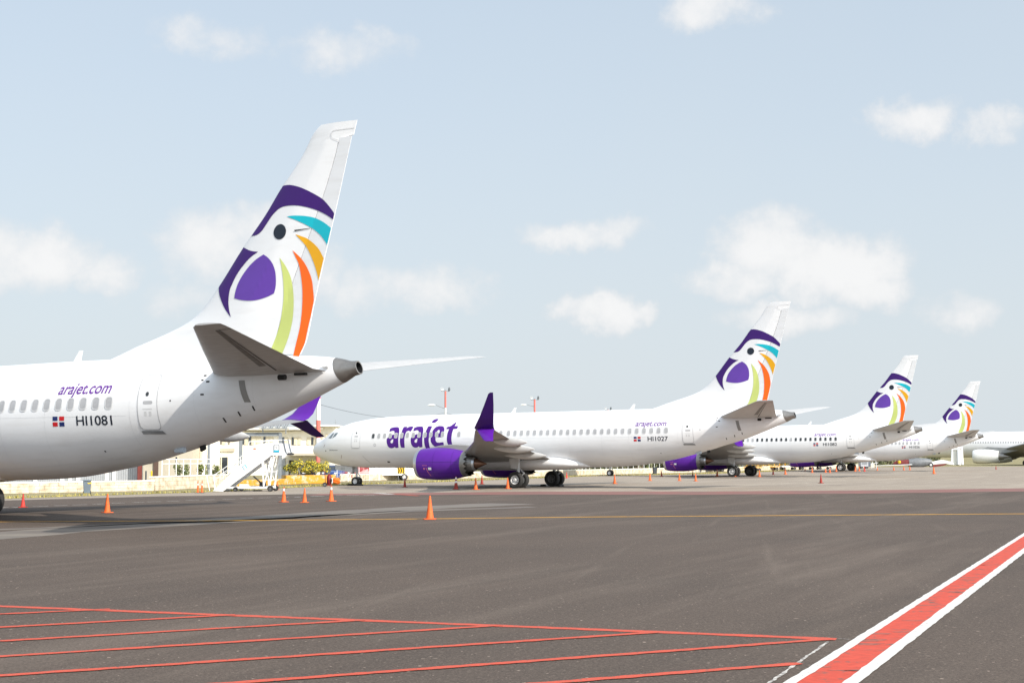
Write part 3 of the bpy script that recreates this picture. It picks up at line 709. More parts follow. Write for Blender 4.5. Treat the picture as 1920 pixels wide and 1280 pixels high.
        def under(y, s, off=.012):
            i = np.interp(abs(y), [abs(q[0]) for q in S], range(len(S))); a = int(min(i, len(S)-2)); t = i-a
            le = S[a][1]*(1-t)+S[a+1][1]*t; te = S[a][2]*(1-t)+S[a+1][2]*t; z = S[a][3]*(1-t)+S[a+1][3]*t; tc = S[a][4]*(1-t)+S[a+1][4]*t
            c = te-le; th = 5*tc*(.2969*math.sqrt(s)-.126*s-.3516*s*s+.2843*s**3-.1015*s**4)
            return (le+s*c, y, z+(.06*s*(1-s)-th)*c-off)
        ys = [sd*v for v in (1.3,2,3,4,5,6,6.4)]
        for a, b in zip(ys, ys[1:]): mb.add([under(a,.665), under(a,.68), under(b,.68), under(b,.665)], [(0,1,2,3)])
        mb.add([under(sd*6.4,.665), under(sd*6.4,1.0), under(sd*6.43,1.0), under(sd*6.43,.665)], [(0,1,2,3)])
        mb.build('elevator_seam', MAT['black'], st, fix=False)
        mb = MB()
        for a, b in zip(ys[1:-1], ys[2:]): mb.add([under(a,.56,.008), under(a,.64,.008), under(b,.64,.008), under(b,.56,.008)], [(0,1,2,3)])
        mb.build('hinge_panel', MAT['stabdark'], st, fix=False)
        if sd < 0:
            mb = MB(); mb.tube((36.05,-.99,4.50),(36.28,-.97,4.50),.085,.085,8); mb.build('seal_block', MAT['black'], st, smooth=True); mb = MB(); mb.box((36.7,-.79,4.59),(.42,.10,.07))
            mb.build('seal_block', MAT['black'], st, smooth=True)
            mb = MB()
            q = [on_fus(.012)(34.55+.03*i, 4.45-.13*i) for i in range(6)]; q2 = [on_fus(.012)(34.75+.03*i, 4.45-.13*i) for i in range(6)]
            for i in range(5): mb.add([q[i], q2[i], q2[i+1], q[i+1]], [(0,1,2,3)])
            mb.build('vent_strip', MAT['grey_under'], st, fix=False)
    # wings
    for sd in (-1, 1):
        dx = .35 if sd < 0 else -.35
        def wx(y, x): return x+dx*max(0, (y-5)/11.3)
        S = [(.6*sd,13.2,21.5,2.02,.125),(1.9*sd,14.0,21.45,2.12,.125),(5.2*sd,wx(5.2,16.6),wx(5.2,21.75),2.52,.115),(10.5*sd,wx(10.5,20.05),wx(10.5,23.05),3.10,.105),(15.6*sd,wx(15.6,22.85),wx(15.6,24.30),3.68,.10),(16.15*sd,wx(16.15,23.2),wx(16.15,24.45),3.76,.10)]
        mb = MB(); wing_loft(mb, [(*q[:5], 0, .015) for q in S], 0, n=15)
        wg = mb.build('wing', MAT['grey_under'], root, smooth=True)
        # split winglet
        mb = MB(); k = wx(16.3, 0)
        U = [(16.1,23.15,24.45,3.76,.10,.1),(16.35,23.2,24.52,3.85,.10,.55),(16.58,23.45,24.62,4.08,.09,1.05),(16.75,23.78,24.72,4.5,.08,1.3),(17.0,24.22,24.86,5.15,.07,1.35),(17.22,24.62,24.95,5.80,.07,1.35),(17.25,24.76,24.96,5.88,.05,1.35)]
        wing_loft(mb, [(y*sd, a+k, b+k, z, t*1.1, l*sd) for y, a, b, z, t, l in U], 0, n=11)
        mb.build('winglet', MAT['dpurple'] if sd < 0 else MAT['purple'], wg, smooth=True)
        mb = MB()
        Lo = [(16.28,23.3,24.52,3.78,.08,-.7),(16.6,23.65,24.62,3.52,.08,-.85),(17.05,24.2,24.85,3.12,.07,-.85),(17.12,24.4,24.9,3.05,.05,-.85)]
        wing_loft(mb, [(y*sd, a+k, b+k, z, t*1.1, l*sd) for y, a, b, z, t, l in Lo], 0, n=11)
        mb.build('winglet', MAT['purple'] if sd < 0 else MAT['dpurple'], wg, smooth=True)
        # flap track fairings
        for yf, xe, ze, ln in ((12.0,wx(12,24.6),2.98,2.3),(8.6,wx(8.6,23.5),2.58,2.9),(4.6,22.5,2.16,3.2)):
            mb = MB(); rings = []
            for i in range(9):
                s = i/8; r = math.sin(math.pi*min(max(s,.02),.985))**.6
                rings.append([(xe-ln+ln*s, yf*sd+.17*r*math.cos(t), ze+.04*s+(.27*r)*math.sin(t)+(1-s)*.12) for t in [2*math.pi*j/16 for j in range(16)]])
            mb.loft(rings, 0, True, True); mb.build('flap_fairing', MAT['fairgrey'], wg, smooth=True)
        engine(root, 4.72*sd)
    # wing to body fairing
    mb = MB(); rings = []
    for x, w, zb, zt in [(11.6,.5,1.42,1.6),(12.4,1.35,1.30,1.9),(13.4,1.80,1.22,2.25),(15,2.02,1.18,2.35),(17,2.08,1.17,2.35),(19,2.08,1.18,2.3),(20.5,2.04,1.20,2.25),(21.6,1.97,1.23,2.2),(22.4,1.80,1.28,2.12),(23.2,1.35,1.34,1.95),(23.9,.6,1.40,1.6)]:
        rr = []
        for i in range(40):
            t = 2*math.pi*i/40; ca, sa = math.cos(t), math.sin(t)
            rr.append((x, w*math.copysign(abs(sa)**.75, sa), (zb+zt)/2+(zt-zb)/2*math.copysign(abs(ca)**.8, ca)))
        rings.append(rr)
    mb.loft(rings, 0, True, True); mb.build('belly_fairing', W, root, smooth=True)
    # landing gear
    for sd in (-1, 1):
        mb = MB(); y = 2.86*sd; gx = .38 if reg.endswith('1081') else 0.0
        mb.tube((19.5, y, .55), (19.45, y*.98, 2.2), .11, .14, 12); mb.tube((19.5, y-.5, .565), (19.5, y+.5, .565), .07, n=10)
        mb.tube((19.45, y, 1.75), (19.5, sd*1.5, 2.0), .06, n=8); mb.path([(19.62,y,.75),(19.95,y,1.0),(19.62,y,1.3)], .045)
        mb.tube((19.3, y, 1.2), (18.7, y-.1*sd, 2.1), .05)
        mb.prism([(19.1,1.35),(19.6,1.30),(19.7,2.1),(18.9,2.1)], 0, .04, 1, Matrix.Translation((0, y+.26*sd, 0)) @ Matrix.Rotation(R(90), 4, 'X'))
        g = mb.build('main_gear', [MAT['strut'], MAT['fairgrey']], root, smooth=True)
        for q in (-1, 1): wheel('wheel', g, (19.5-gx, y+.43*q, .565), .565, .40, MAT['rim_white'] if (sd < 0) else MAT['rim_dark'])
    mb = MB(); mb.tube((4.2,0,.33),(4.12,0,1.55),.07,.10,12); mb.tube((4.2,-.28,.33),(4.2,.28,.33),.04); mb.tube((4.14,0,1.05),(3.2,0,1.5),.05)
    mb.path([(4.27,0,.45),(4.5,0,.72),(4.27,0,.95)], .035); mb.box((4.05,0,1.15),(.35,.30,.22)); mb.tube((3.95,-.2,1.2),(3.6,-.25,.62),.02)
    mb.box((3.92,-.12,.98),(.18,.16,.16), 1)
    g = mb.build('nose_gear', [MAT['strut'], MAT['steel']], root, smooth=True)
    for q in (-1, 1): wheel('wheel', g, (4.2, .2*q, .335), .335, .20, MAT['rim_white'])
    for q in (-1, 1):
        mb = MB(); mb.prism([(2.45,1.60),(4.02,1.42),(4.04,.95),(3.6,1.05),(2.5,1.20)], 0, .03, 0, Matrix.Translation((0, .37*q+.015, 0)) @ Matrix.Rotation(R(90), 4, 'X'))
        dr = mb.build('nose_gear_door', MAT['doorgrey'], root)
        if q < 0:
            vs, fs = text2d(short, .17); mb = MB(); mb.add([(a+3.0, -.385, b+1.22-a*.07) for a, b in vs], fs); mb.build('lettering', MAT['navy'], dr, fix=False)
    # doors, port side
    f1, f2 = on_fus(.006), on_fus(.010)
    for nm, pts, sill in (('passenger_door', (5.28,3.71,.82,1.76), False), ('service_door', (31.42,3.86,.74,1.72), True)):
        cx, cz, w, h = pts
        out_ = rrect(cx, cz, w, h, .16, 7); inn = rrect(cx, cz, w-.05, h-.05, .14, 7)
        vs, fs = fill2d([out_]); parts = [(vs, fs, 0)]
        d = decal(parts, f1, .12).build(nm, [W], root, smooth=True, fix=False)
        m = len(out_); mb = decal([(out_+inn, ring_faces(m), 0)], f2, .15); mb.build('door_seam', MAT['seam'], d, fix=False)
        hh = decal([(rrect(cx+.02, cz-.02, .34, .10, .04), [tuple(range(20))], 0)], f2, .2); hh.build('handle', MAT['seam'], d, fix=False)
        vv = decal([(rrect(cx-.02, cz+.24, .12, .14, .055), [tuple(range(20))], 0)], f2, .2); vv.build('viewport', MAT['panedark'], d, fix=False)
        mk = decal([(rrect(cx-.08+.17*i, cz-.36, .09, .13, .01), [tuple(range(20))], 0) for i in (0, 1)]+[(rrect(cx, cz-.22, .34, .03, .01), [tuple(range(20))], 0)], f2, .2)
        mk.build('placard', MAT['rim'], d, fix=False)
        if sill:
            s = decal([([(cx-w/2+.0,cz-h/2-.02),(cx+w/2-.02,cz-h/2-.02),(cx+w/2+.05,cz-h/2-.12),(cx-w/2+.02,cz-h/2-.12)], [(0,1,2,3)], 0)], on_fus(.02), .2)
            s.build('sill', MAT['steel'], d, fix=False)
        else:
            s = decal([([(cx-w/2-.03,cz-h/2-.02),(cx+w/2+.03,cz-h/2-.02),(cx+w/2+.03,cz-h/2-.05),(cx-w/2-.03,cz-h/2-.05)], [(0,1,2,3)], 0)], on_fus(.015), .2)
            s.build('sill', MAT['seam'], d, fix=False)
    # emergency exit outline over the wing
    o_, i_ = rrect(17.60, 3.75, .55, 1.0, .12), rrect(17.60, 3.75, .51, .96, .10)
    decal([(o_+i_, ring_faces(20), 0)], f2, .2).build('exit_hatch', MAT['rim'], root, fix=False)
    # cabin windows, port side
    wxs = [(6.86+.508*i*.978, 3.70+.006*i) for i in range(13)]+[(14.17, 3.76), (17.58, 3.78)]+[(18.19+.5118*i, 3.79+.0028*i) for i in range(24)]
    for x, z in wxs:
        o_, i_, p_ = rrect(x, z, .285, .40, .10), rrect(x, z, .225, .34, .075), rrect(x, z, .235, .35, .08)
        mb = decal([(o_+i_, ring_faces(20), 0)], on_fus(.014), .13)
        dark = pane == 'panedark' and rnd.random() > blind_mix
        if x < 6.9: dark = True
        q = decal([(p_, [tuple(range(20))], 1)], on_fus(.008), .13); mb.add(q.v, q.f, 1)
        mb.build('window', [MAT['rim'], MAT['panedark' if dark else 'pane']], root, fix=False)
    # windscreen
    for sd in (-1, 1):
        for poly in WINDSCREEN:
            mb = decal([(poly, [tuple(range(len(poly)))], 0)], on_fus(.012, sd), .1)
            wn = mb.build('windscreen', MAT['glass'], root, smooth=True, fix=False)
    # lettering, registration and flag
    parts = []
    for k in ('a', 'a2', 'r', 'j', 'jdot', 'e', 't'): parts.append((*fill2d([offset_loop(smooth_poly(l), .034, j > 0) for j, l in enumerate(LET[k])]), 0))
    decal(parts, on_fus(.005), .12).build('lettering', MAT['lettering'], root, smooth=True, fix=False)
    parts = []
    vs, fs = text2d('arajet.com', .37, width=2.16, shear=.22, bold=.012); parts.append(([(a+27.76, b+4.165) for a, b in vs], fs, 0))
    decal(parts, on_fus(.006), .12).build('lettering', MAT['lettering2'], root, smooth=True, fix=False)
    vs, fs = text2d(reg, .30, width=1.40, bold=.012); parts = [([(a+28.68, b+3.17) for a, b in vs], fs, 0)]
    decal(parts, on_fus(.006), .12).build('registration', MAT['navy'], root, smooth=True, fix=False)
    sq = lambda x, z: ([(x,z),(x+.21,z),(x+.21,z+.135),(x,z+.135)], [(0,1,2,3)])
    parts = [(*sq(27.70,3.325), 0), (*sq(27.98,3.325), 1), (*sq(27.70,3.145), 1), (*sq(27.98,3.145), 0)]
    decal(parts, on_fus(.006), .12).build('flag', [MAT['flagblue'], MAT['flagred']], root, fix=False)
    vs, fs = text2d('Julia Ramirez', .09, width=.88, shear=.3); decal([([(a+2.62, b+2.655) for a, b in vs], fs, 0)], on_fus(.008), .2).build('name_lettering', MAT['navy'], root, fix=False)
    # small probes, vents, skin marks
    parts = []
    for x, z, w, h in [(2.22,2.64,.09,.09),(7.82,1.80,.22,.10),(33.35,4.63,.10,.04),(33.30,4.49,.08,.04),(33.5,4.44,.12,.05),(33.35,4.05,.12,.05),(32.25,3.88,.05,.05),(29.4,2.35,.05,.05),(34.9,3.62,.05,.14),(34.4,3.46,.05,.14),(33.85,3.28,.05,.14)]:
        decal([(rrect(x, z, w, h, min(w,h)*.3), [tuple(range(20))], 0)], on_fus(.006), .2).build('probe', MAT['black'], root, fix=False)
    parts = []
    for x0, z0, x1, z1, w in [(2.0,2.92,2.12,3.12,.035),(3.62,2.05,3.80,2.32,.03)]:
        dx_, dz_ = x1-x0, z1-z0; l = math.hypot(dx_, dz_); nx, nz = -dz_/l*w/2, dx_/l*w/2
        decal([([(x0+nx,z0+nz),(x1+nx,z1+nz),(x1-nx,z1-nz),(x0-nx,z0-nz)], [(0,1,2,3)], 0)], on_fus(.007), .2).build('pitot_probe', MAT['seamred'], root, fix=False)
    o_, i_ = rrect(7.02, 3.05, .20, .22, .10), rrect(7.02, 3.05, .13, .15, .065)
    decal([(o_+i_, ring_faces(20), 0)], on_fus(.007), .2).build('outflow_ring', MAT['seam'], root, fix=False)
    line = [(5.75,2.25),(5.95,1.95),(6.25,1.62),(6.28,1.60),(6.0,1.95),(5.78,2.25)]
    decal([(line, [(0,1,4,5),(1,2,3,4)], 0)], on_fus(.006), .15).build('skin_joint', MAT['seam'], root, fix=False)
    parts = [([(23+i*1.0, 1.75+.02*i*i*.4),(24+i, 1.75+.02*(i+1)**2*.4),(24+i, 1.762+.02*(i+1)**2*.4),(23+i, 1.762+.02*i*i*.4)], [(0,1,2,3)], 0) for i in range(7)]
    parts += [([(14.5,3.44),(30.6,3.44),(30.6,3.45),(14.5,3.45)], [(0,1,2,3)], 0)]
    for xj in (8.45, 11.3, 15.9, 22.9, 25.35, 27.35, 30.75, 33.05, 35.0, 36.3):
        zb_, zt_ = FBOT(xj)+.35, FTOP(xj)-.25
        parts.append(([(xj-.006, zb_), (xj+.006, zb_), (xj+.006, zt_), (xj-.006, zt_)], [(0,1,2,3)], 0))
    decal(parts, on_fus(.004), .15).build('panel_line', MAT['joint'], root, fix=False)
    # aerials on the spine
    for xa in (17.6, 26.8):
        t = FTOP(xa); mb = MB(); mb.prism([(xa-.16,t-.03),(xa+.16,t-.03),(xa+.26,t+.36),(xa+.12,t+.36)], -.02, .02, 0, Matrix.Rotation(R(90), 4, 'X')); mb.build('antenna', MAT['plainwhite'], root)
    mb = MB(); mb.tube((37.25,-.46,4.82),(37.45,-.44,4.82),.05,.05,8); mb.build('tail_light', MAT['plainwhite'], root, smooth=True)
    mb = MB(); mb.box((31.75,-.40,2.38),(.42,.16,.17)); mb.build('tail_skid', MAT['skidgrey'], root, bevel=.03); mb = MB(); mb.prism([(32.25,2.32),(32.45,2.40),(32.42,2.56),(32.2,2.5)], -.05, .05, 0, Matrix.Rotation(R(90), 4, 'X'))
    mb.build('drain_mast', MAT['black'], root, bevel=.02)
    return root
MAT['joint2'] = mat('rudder_gap', (.64, .64, .65), rough=.5, var=.05)
MAT['fairgrey'] = mat('fairing_grey', (.50, .49, .475), rough=.4, var=.08, coat=.1)
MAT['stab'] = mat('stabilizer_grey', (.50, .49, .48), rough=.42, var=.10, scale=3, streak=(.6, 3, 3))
MAT['stabdark'] = mat('stabilizer_seal', (.16, .15, .14), rough=.5, var=.3, scale=5)
MAT['pinkmark'] = mat('pink_mark', lin((215, 120, 150)), rough=.5, var=.05)
MAT['doorgrey'] = mat('gear_door_grey', (.55, .56, .58), rough=.4, var=.06)
MAT['lettering2'] = mat('lettering_violet', lin((104, 44, 146)), rough=.3, var=.03)
MAT['seamred'] = mat('probe_brown', (.22, .10, .09), rough=.5, var=.1)
MAT['skidgrey'] = mat('skid_blue_grey', (.45, .50, .55), rough=.4, var=.05)
planes = [('airliner', 'largest white airliner, cut off by the left edge, purple parrot tail, registration HI1081', (-38.148, 59.113, 0), .49633, 'HI1081', '081', 'pane', 0),
          ('airliner', 'white airliner shown whole with big purple lettering on its nose half, registration HI1027', (-15.536, 107.818, 0), .48233, 'HI1027', '027', 'pane', 0),
          ('airliner', 'white airliner with dark cabin windows and parrot tail, registration HI1082', (7.153, 157.016, 0), .48068, 'HI1082', '082', 'panedark', .12),
          ('airliner', 'smallest parrot-tailed white airliner, beside the plain white jet, registration HI1026', (30.116, 206.576, 0), .48454, 'HI1026', '026', 'pane', 0)]
for i, (nm, lb, lo, ya, reg, sh, pn, bm_) in enumerate(planes):
    make_airliner(nm, lb, lo, ya, reg, sh, pn, bm_, i)
# ------------------------------------------------------------------ more materials
MAT['stone'] = two_tone('limestone_blocks', (.68, .60, .48), (.44, .36, .25), .53, 2.6, soft=.09, var=.22)
MAT['cream'] = mat('cream_render', (.86, .82, .72), rough=.85, var=.05, scale=.6)
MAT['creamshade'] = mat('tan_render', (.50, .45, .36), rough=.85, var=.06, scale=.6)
MAT['shutter'] = mat('cream_shutter', (.72, .65, .50), rough=.7, var=.08)
MAT['greywall'] = mat('grey_cladding', (.40, .415, .44), rough=.6, var=.06)
MAT['brown'] = mat('brown_paint', (.10, .06, .045), rough=.7, var=.1)
MAT['pink'] = mat('faded_red_paint', lin((205, 110, 100)), rough=.7, var=.08)
MAT['steelgrey'] = mat('galvanised_steel', (.27, .29, .31), rough=.5, metal=.3, var=.1)
MAT['yellowkerb'] = two_tone('yellow_kerb_paint', lin((205, 152, 52)), (.55, .47, .34), .56, 2.5, soft=.06)
MAT['leafdark'] = mat('dark_leaf', (.085, .105, .04), rough=.7, var=.35, scale=1.5)
MAT['leaf'] = mat('leaf', (.20, .23, .06), rough=.7, var=.35, scale=1.5)
MAT['leafyellow'] = mat('yellow_leaf', (.58, .46, .03), rough=.7, var=.3, scale=2)
MAT['leafscrub'] = mat('scrub_leaf', (.22, .215, .12), rough=.8, var=.35, scale=1)
MAT['bark'] = mat('bark', (.16, .12, .09), rough=.9, var=.2)
MAT['grassblade'] = mat('dry_grass', (.36, .31, .09), rough=.9, var=.35, scale=.8)
MAT['coneorange'] = two_tone('cone_orange', lin((226, 104, 44)), lin((150, 70, 40)), .62, 5, soft=.10, rough=.6, var=.14)
MAT['conered'] = two_tone('cone_red', lin((205, 62, 52)), lin((110, 40, 34)), .60, 5, soft=.10, rough=.6, var=.14)
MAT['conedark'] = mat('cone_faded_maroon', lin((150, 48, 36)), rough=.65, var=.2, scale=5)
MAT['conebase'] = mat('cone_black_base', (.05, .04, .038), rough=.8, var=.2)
MAT['band'] = mat('reflective_band', (.75, .74, .72), rough=.35, var=.1)
MAT['bin'] = mat('bin_blue_grey', (.15, .19, .23), rough=.55, var=.12)
MAT['bindark'] = mat('bin_dark', (.06, .07, .085), rough=.6, var=.15)
MAT['yellowlabel'] = mat('yellow_label', lin((230, 185, 30)), rough=.5, var=.05)
MAT['carblue'] = mat('car_blue', lin((25, 62, 130)), rough=.2, coat=1, var=.04)
MAT['carnavy'] = mat('car_dark_blue', lin((28, 36, 62)), rough=.2, coat=1, var=.04)
MAT['carred'] = mat('car_red', lin((150, 30, 26)), rough=.2, coat=1, var=.04)
MAT['carglass'] = mat('car_glass', (.03, .035, .04), rough=.06, coat=1, var=.1)
MAT['lamp'] = mat('headlamp', (.8, .8, .8), rough=.1, coat=1, var=.02)
MAT['machred'] = mat('machine_red', lin((120, 22, 24)), rough=.5, var=.2)
MAT['bagorange'] = mat('orange_tarp', lin((240, 110, 20)), rough=.6, var=.2, scale=4)
MAT['signblue'] = mat('sign_turquoise', lin((40, 170, 200)), rough=.4, var=.05)
MAT['signdark'] = mat('sign_frame', (.10, .12, .15), rough=.5, var=.05)
MAT['cartyellow'] = mat('cart_yellow', lin((225, 165, 60)), rough=.5, var=.15)
MAT['planegrey'] = mat('weathered_grey', (.16, .17, .18), rough=.5, var=.2)
MAT['planered'] = mat('weathered_red', lin((110, 40, 38)), rough=.5, var=.2)

# ------------------------------------------------------------------ walls
def wall(name, label, p0, p1, h, th, m, cap=True, cat='wall'):
    p0, p1 = Vector(p0).to_2d(), Vector(p1).to_2d(); d = p1-p0; L_ = d.length; t = d.normalized(); nr = Vector((-t.y, t.x))
    if nr.y < 0: nr = -nr
    mb = MB(); bl, bh = .62, h/3 if h > .5 else h/2
    rows = max(1, int(round(h/bh)))
    for r in range(rows):
        x = -(r % 2)*bl/2
        while x < L_:
            a, b = max(0, x), min(L_, x+bl)
            if b-a > .05:
                c = p0+t*((a+b)/2)+nr*(th/2); q = random.uniform(-.012, .012)
                mb.box((c.x+nr.x*q, c.y+nr.y*q, (r+.5)*bh), (b-a-.014, th, bh-.012), 0, math.atan2(t.y, t.x))
            x += bl
    c = p0+t*L_/2+nr*(th/2)
    mb.box((c.x, c.y, h/2-.02), (L_-.03, th-.06, h-.04), 0, math.atan2(t.y, t.x))
    o = mb.build(name, m); tag(o, label, cat)
    if cap:
        mb = MB(); mb.box((c.x, c.y, h+.035), (L_+.04, th+.06, .07), 0, math.atan2(t.y, t.x)); mb.build('coping', MAT['plainwhite'] if cap == 2 else MAT['cream'], o)
    return o
wall('stone_wall', 'low pale limestone wall running under the largest airliner, left of the step in height', G(-420, 934), G(289, 919.5), .62, .4, MAT['stone'])
wall('stone_wall', 'taller pale limestone wall section behind the foot of the passenger stairs', G(291, 919.3), G(437, 911.5), .86, .4, MAT['stone'])
wall('kerb_wall', 'yellow painted low kerb wall between the passenger stairs and the stone wall', G(437, 911.5), G(624, 904.5), .46, .5, MAT['yellowkerb'], cap=False)
wall('stone_wall', 'long low limestone wall beyond the nose gear of the airliner with big lettering', G(628, 902.5), G(1310, 884.8), .58, .45, MAT['stone'])
wall('stone_wall', 'far low pale wall behind the engines of the dark-windowed airliner', G(1312, 884.6), G(1640, 876), .55, .45, MAT['stone'])
mb = MB()
pp = [D(528, 897, 112.5), D(622, 897, 114.5)]
c = (pp[0]+pp[1])/2; mb.box((c.x, c.y+1.0, .35), ((pp[1]-pp[0]).length, 1.2, .7), 0, math.atan2(pp[1].y-pp[0].y, pp[1].x-pp[0].x))
tag(mb.build('planter', MAT['yellowkerb'], bevel=.04), 'yellow raised planter edge under the yellow hedge', 'planter')

# grass verge along the wall foot: tufts of blades
mb = MB(); rnd = random.Random(3)
vl = [Vector(p) for p in wl]
for a, b in zip(vl[:-1], vl[1:]):
    L_ = (b-a).length; t = (b-a).normalized(); nr = Vector((t.y, -t.x))
    for k in range(int(L_*26)):
        s = rnd.random()*L_; w_ = abs(rnd.gauss(0, .55)); p = a+t*s+nr*(w_-.35)
        h = rnd.uniform(.05, .20)*(1 if w_ < .8 else .5); an = rnd.random()*6.28; wd = rnd.uniform(.02, .07)
        dx, dy = math.cos(an)*wd, math.sin(an)*wd; lx, ly = rnd.uniform(-.08, .08), rnd.uniform(-.08, .08)
        mb.add([(p.x-dx, p.y-dy, 0), (p.x+dx, p.y+dy, 0), (p.x+lx, p.y+ly, h)], [(0, 1, 2)])
tag(mb.build('grass', MAT['grassblade'], fix=False), kind='stuff')
mb = MB(); mb.v = [(p.x, p.y, .005) for p in vl]+[(p.x+.75, p.y-.65, .005) for p in vl]
for i in range(len(vl)-1): mb.f.append((len(vl)+i, len(vl)+i+1, i+1, i)); mb.m.append(0)
tag(mb.build('grass_verge_ground', MAT['dryground']), kind='structure')

# ------------------------------------------------------------------ terminal
def facade_window(parent, u0, u1, v0, v1, Y, darks, shutters):
    """opening with a dark leaf and cream shutters, given where they are seen"""
    a, b = D(u0, v1, Y), D(u1, v0, Y)
    mb = MB(); mb.box(((a.x+b.x)/2, Y-.03, (a.z+b.z)/2), (b.x-a.x, .06, b.z-a.z))
    w = mb.build('window', MAT['shutter'], parent)
    for (s0, s1) in darks:
        p, q = D(s0, v1, Y), D(s1, v0, Y); mb = MB(); mb.box(((p.x+q.x)/2, Y-.075, (p.z+q.z)/2), (q.x-p.x, .03, (q.z-p.z)*.96)); mb.build('pane', MAT['carglass'], w)
    for (s0, s1) in shutters:
        p, q = D(s0, v1, Y), D(s1, v0, Y); mb = MB()
        mb.box(((p.x+q.x)/2, Y-.085, (p.z+q.z)/2), (q.x-p.x, .05, (q.z-p.z)))
        n = 9
        for i in range(n): mb.box(((p.x+q.x)/2, Y-.12, p.z+(q.z-p.z)*(i+.5)/n), ((q.x-p.x)*.86, .03, (q.z-p.z)/n*.5))
        mb.build('shutter', MAT['shutter'], w)
    return w
YT = 170.0
term = thing('terminal_building', 'cream two-storey terminal building with shuttered upper windows behind the passenger stairs', 'building', D(500, 890, YT)*1.0)
term.location.z = 0
def TP(o): o.parent = term; o.matrix_parent_inverse = Matrix.Translation(-Vector(term.location)); return o
_MB = MB
class TermMB(_MB):
    def build(s, name, m, parent=None, **k):
        L0 = Vector(term.location); s.v = [tuple(Vector(p)-L0) for p in s.v]; return _MB.build(s, name, m, parent, **k)
_MB = MB
def block(name, u0, u1, vtop, Y, depth, m, parent):
    a, b = D(u0, vtop, Y), D(u1, vtop, Y); mb = TermMB(); mb.box(((a.x+b.x)/2, Y+depth/2, a.z/2), (b.x-a.x, depth, a.z)); return mb.build(name, m, parent)
block('wall', 410, 596, 808, YT, 14, MAT['cream'], term)
block('wall', 596, 630, 800, YT-.6, 14, MAT['cream'], term)
block('wall', 362, 410, 770, YT-1.2, 14, MAT['cream'], term)
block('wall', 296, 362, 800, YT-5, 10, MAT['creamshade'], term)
a, b = D(405, 806, YT), D(599, 806, YT); mb = TermMB(); mb.box(((a.x+b.x)/2, YT+5, a.z+.12), (b.x-a.x+1.2, 12.6, .34)); mb.build('roof', MAT['cream'], term, bevel=.05)
a, b = D(594, 800, YT), D(632, 800, YT); mb = TermMB(); mb.box(((a.x+b.x)/2, YT+5, a.z+.1), (b.x-a.x+.3, 13.6, .22)); mb.build('roof', MAT['cream'], term, bevel=.04)
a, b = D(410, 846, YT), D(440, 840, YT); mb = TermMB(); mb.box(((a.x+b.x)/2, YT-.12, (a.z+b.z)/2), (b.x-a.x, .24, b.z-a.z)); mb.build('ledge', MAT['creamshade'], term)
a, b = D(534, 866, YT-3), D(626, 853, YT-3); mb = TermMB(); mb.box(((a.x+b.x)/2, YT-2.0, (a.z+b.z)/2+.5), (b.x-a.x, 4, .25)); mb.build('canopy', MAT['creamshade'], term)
MB = TermMB
for args in [(408,424,819,833,[(411,416)],[(417,422)]), (427,432,819,833,[(428.5,430.5)],[]), (452,464,819,833,[(454,458)],[(458.5,463)]),
             (464,490,817,834,[(466,471)],[(472,480),(481,489)]), (493,513,818,834,[(494,498)],[(499,504),(507,512)]), (528,541,819,834,[(529,533)],[(533.5,540)]),
             (546,565,819,834,[(547,551)],[(551.5,556),(559,564)]), (575,594,819,834,[(583.5,588)],[(576,580),(589,593)])]:
    facade_window(term, *args[:4], YT, *args[4:])
facade_window(term, 540, 555, 862, 877, YT, [(542, 553)], [])
facade_window(term, 402, 428, 856, 890, YT, [(403, 414), (416, 427)], [])
facade_window(term, 374, 381, 842, 864, YT-1.2, [], [(375, 380)])
for u0, u1, v0, v1 in ((610, 614, 812, 822), (601, 606, 812, 822)): facade_window(term, u0, u1, v0, v1, YT-.6, [], [(u0+.5, u1-.5)])
facade_window(term, 322, 334, 856, 866, YT-5, [(323, 333)], [])
a = D(522, 896, YT-.5); b = D(534, 858, YT-.5); mb = MB(); mb.box(((a.x+b.x)/2, YT-.08, b.z/2), (b.x-a.x, .16, b.z)); mb.build('door', MAT['greywall'], term)
MB = _MB
# grey shed and its painted pillar, half hidden under the largest airliner
Y = 128.0
sh = thing('shed', 'grey corrugated shed with white pilasters under the belly of the largest airliner', 'shed', (D(120, 895, Y).x, Y, 0))
def rel(o, t): o.parent = t; o.matrix_parent_inverse = Matrix.Translation(-Vector(t.location)); return o
a, b = D(-130, 868, Y), D(258, 868, Y); mb = MB(); n = 90
for i in range(n):
    x0 = a.x+(b.x-a.x)*i/n; x1 = a.x+(b.x-a.x)*(i+1)/n; xm = (x0+x1)/2
    mb.box((xm, Y+.02, a.z/2), ((x1-x0)*.9, .14, a.z))
mb.box(((a.x+b.x)/2, Y+4, a.z/2), (b.x-a.x, 7.9, a.z)); rel(mb.build('wall', MAT['greywall']), sh)
for u in (8, 66, 116, 131, 146, 200, 214):
    p = D(u, 895, Y-.1); mb = MB(); mb.box((p.x, Y-.05, a.z/2), (.34, .2, a.z)); rel(mb.build('pilaster', MAT['plainwhite']), sh)
p = D(263, 890, Y-.3); mb = MB(); mb.box((p.x, Y-.2, 1.6), (.42, .5, 3.2)); mb.box((p.x+.33, Y-.2, 1.6), (.24, .5, 3.2), 1); rel(mb.build('door_frame', [MAT['pink'], MAT['cream']]), sh)
sh2 = thing('hut', 'tan hut with a brown door beside the faded red pillar', 'hut', (D(290, 890, 126).x, 126, 0))
a, b = D(269, 850, 126), D(304, 850, 126); mb = MB(); mb.box(((a.x+b.x)/2, 128.5, 1.7), (b.x-a.x, 5, 3.4)); rel(mb.build('wall', MAT['creamshade']), sh2)
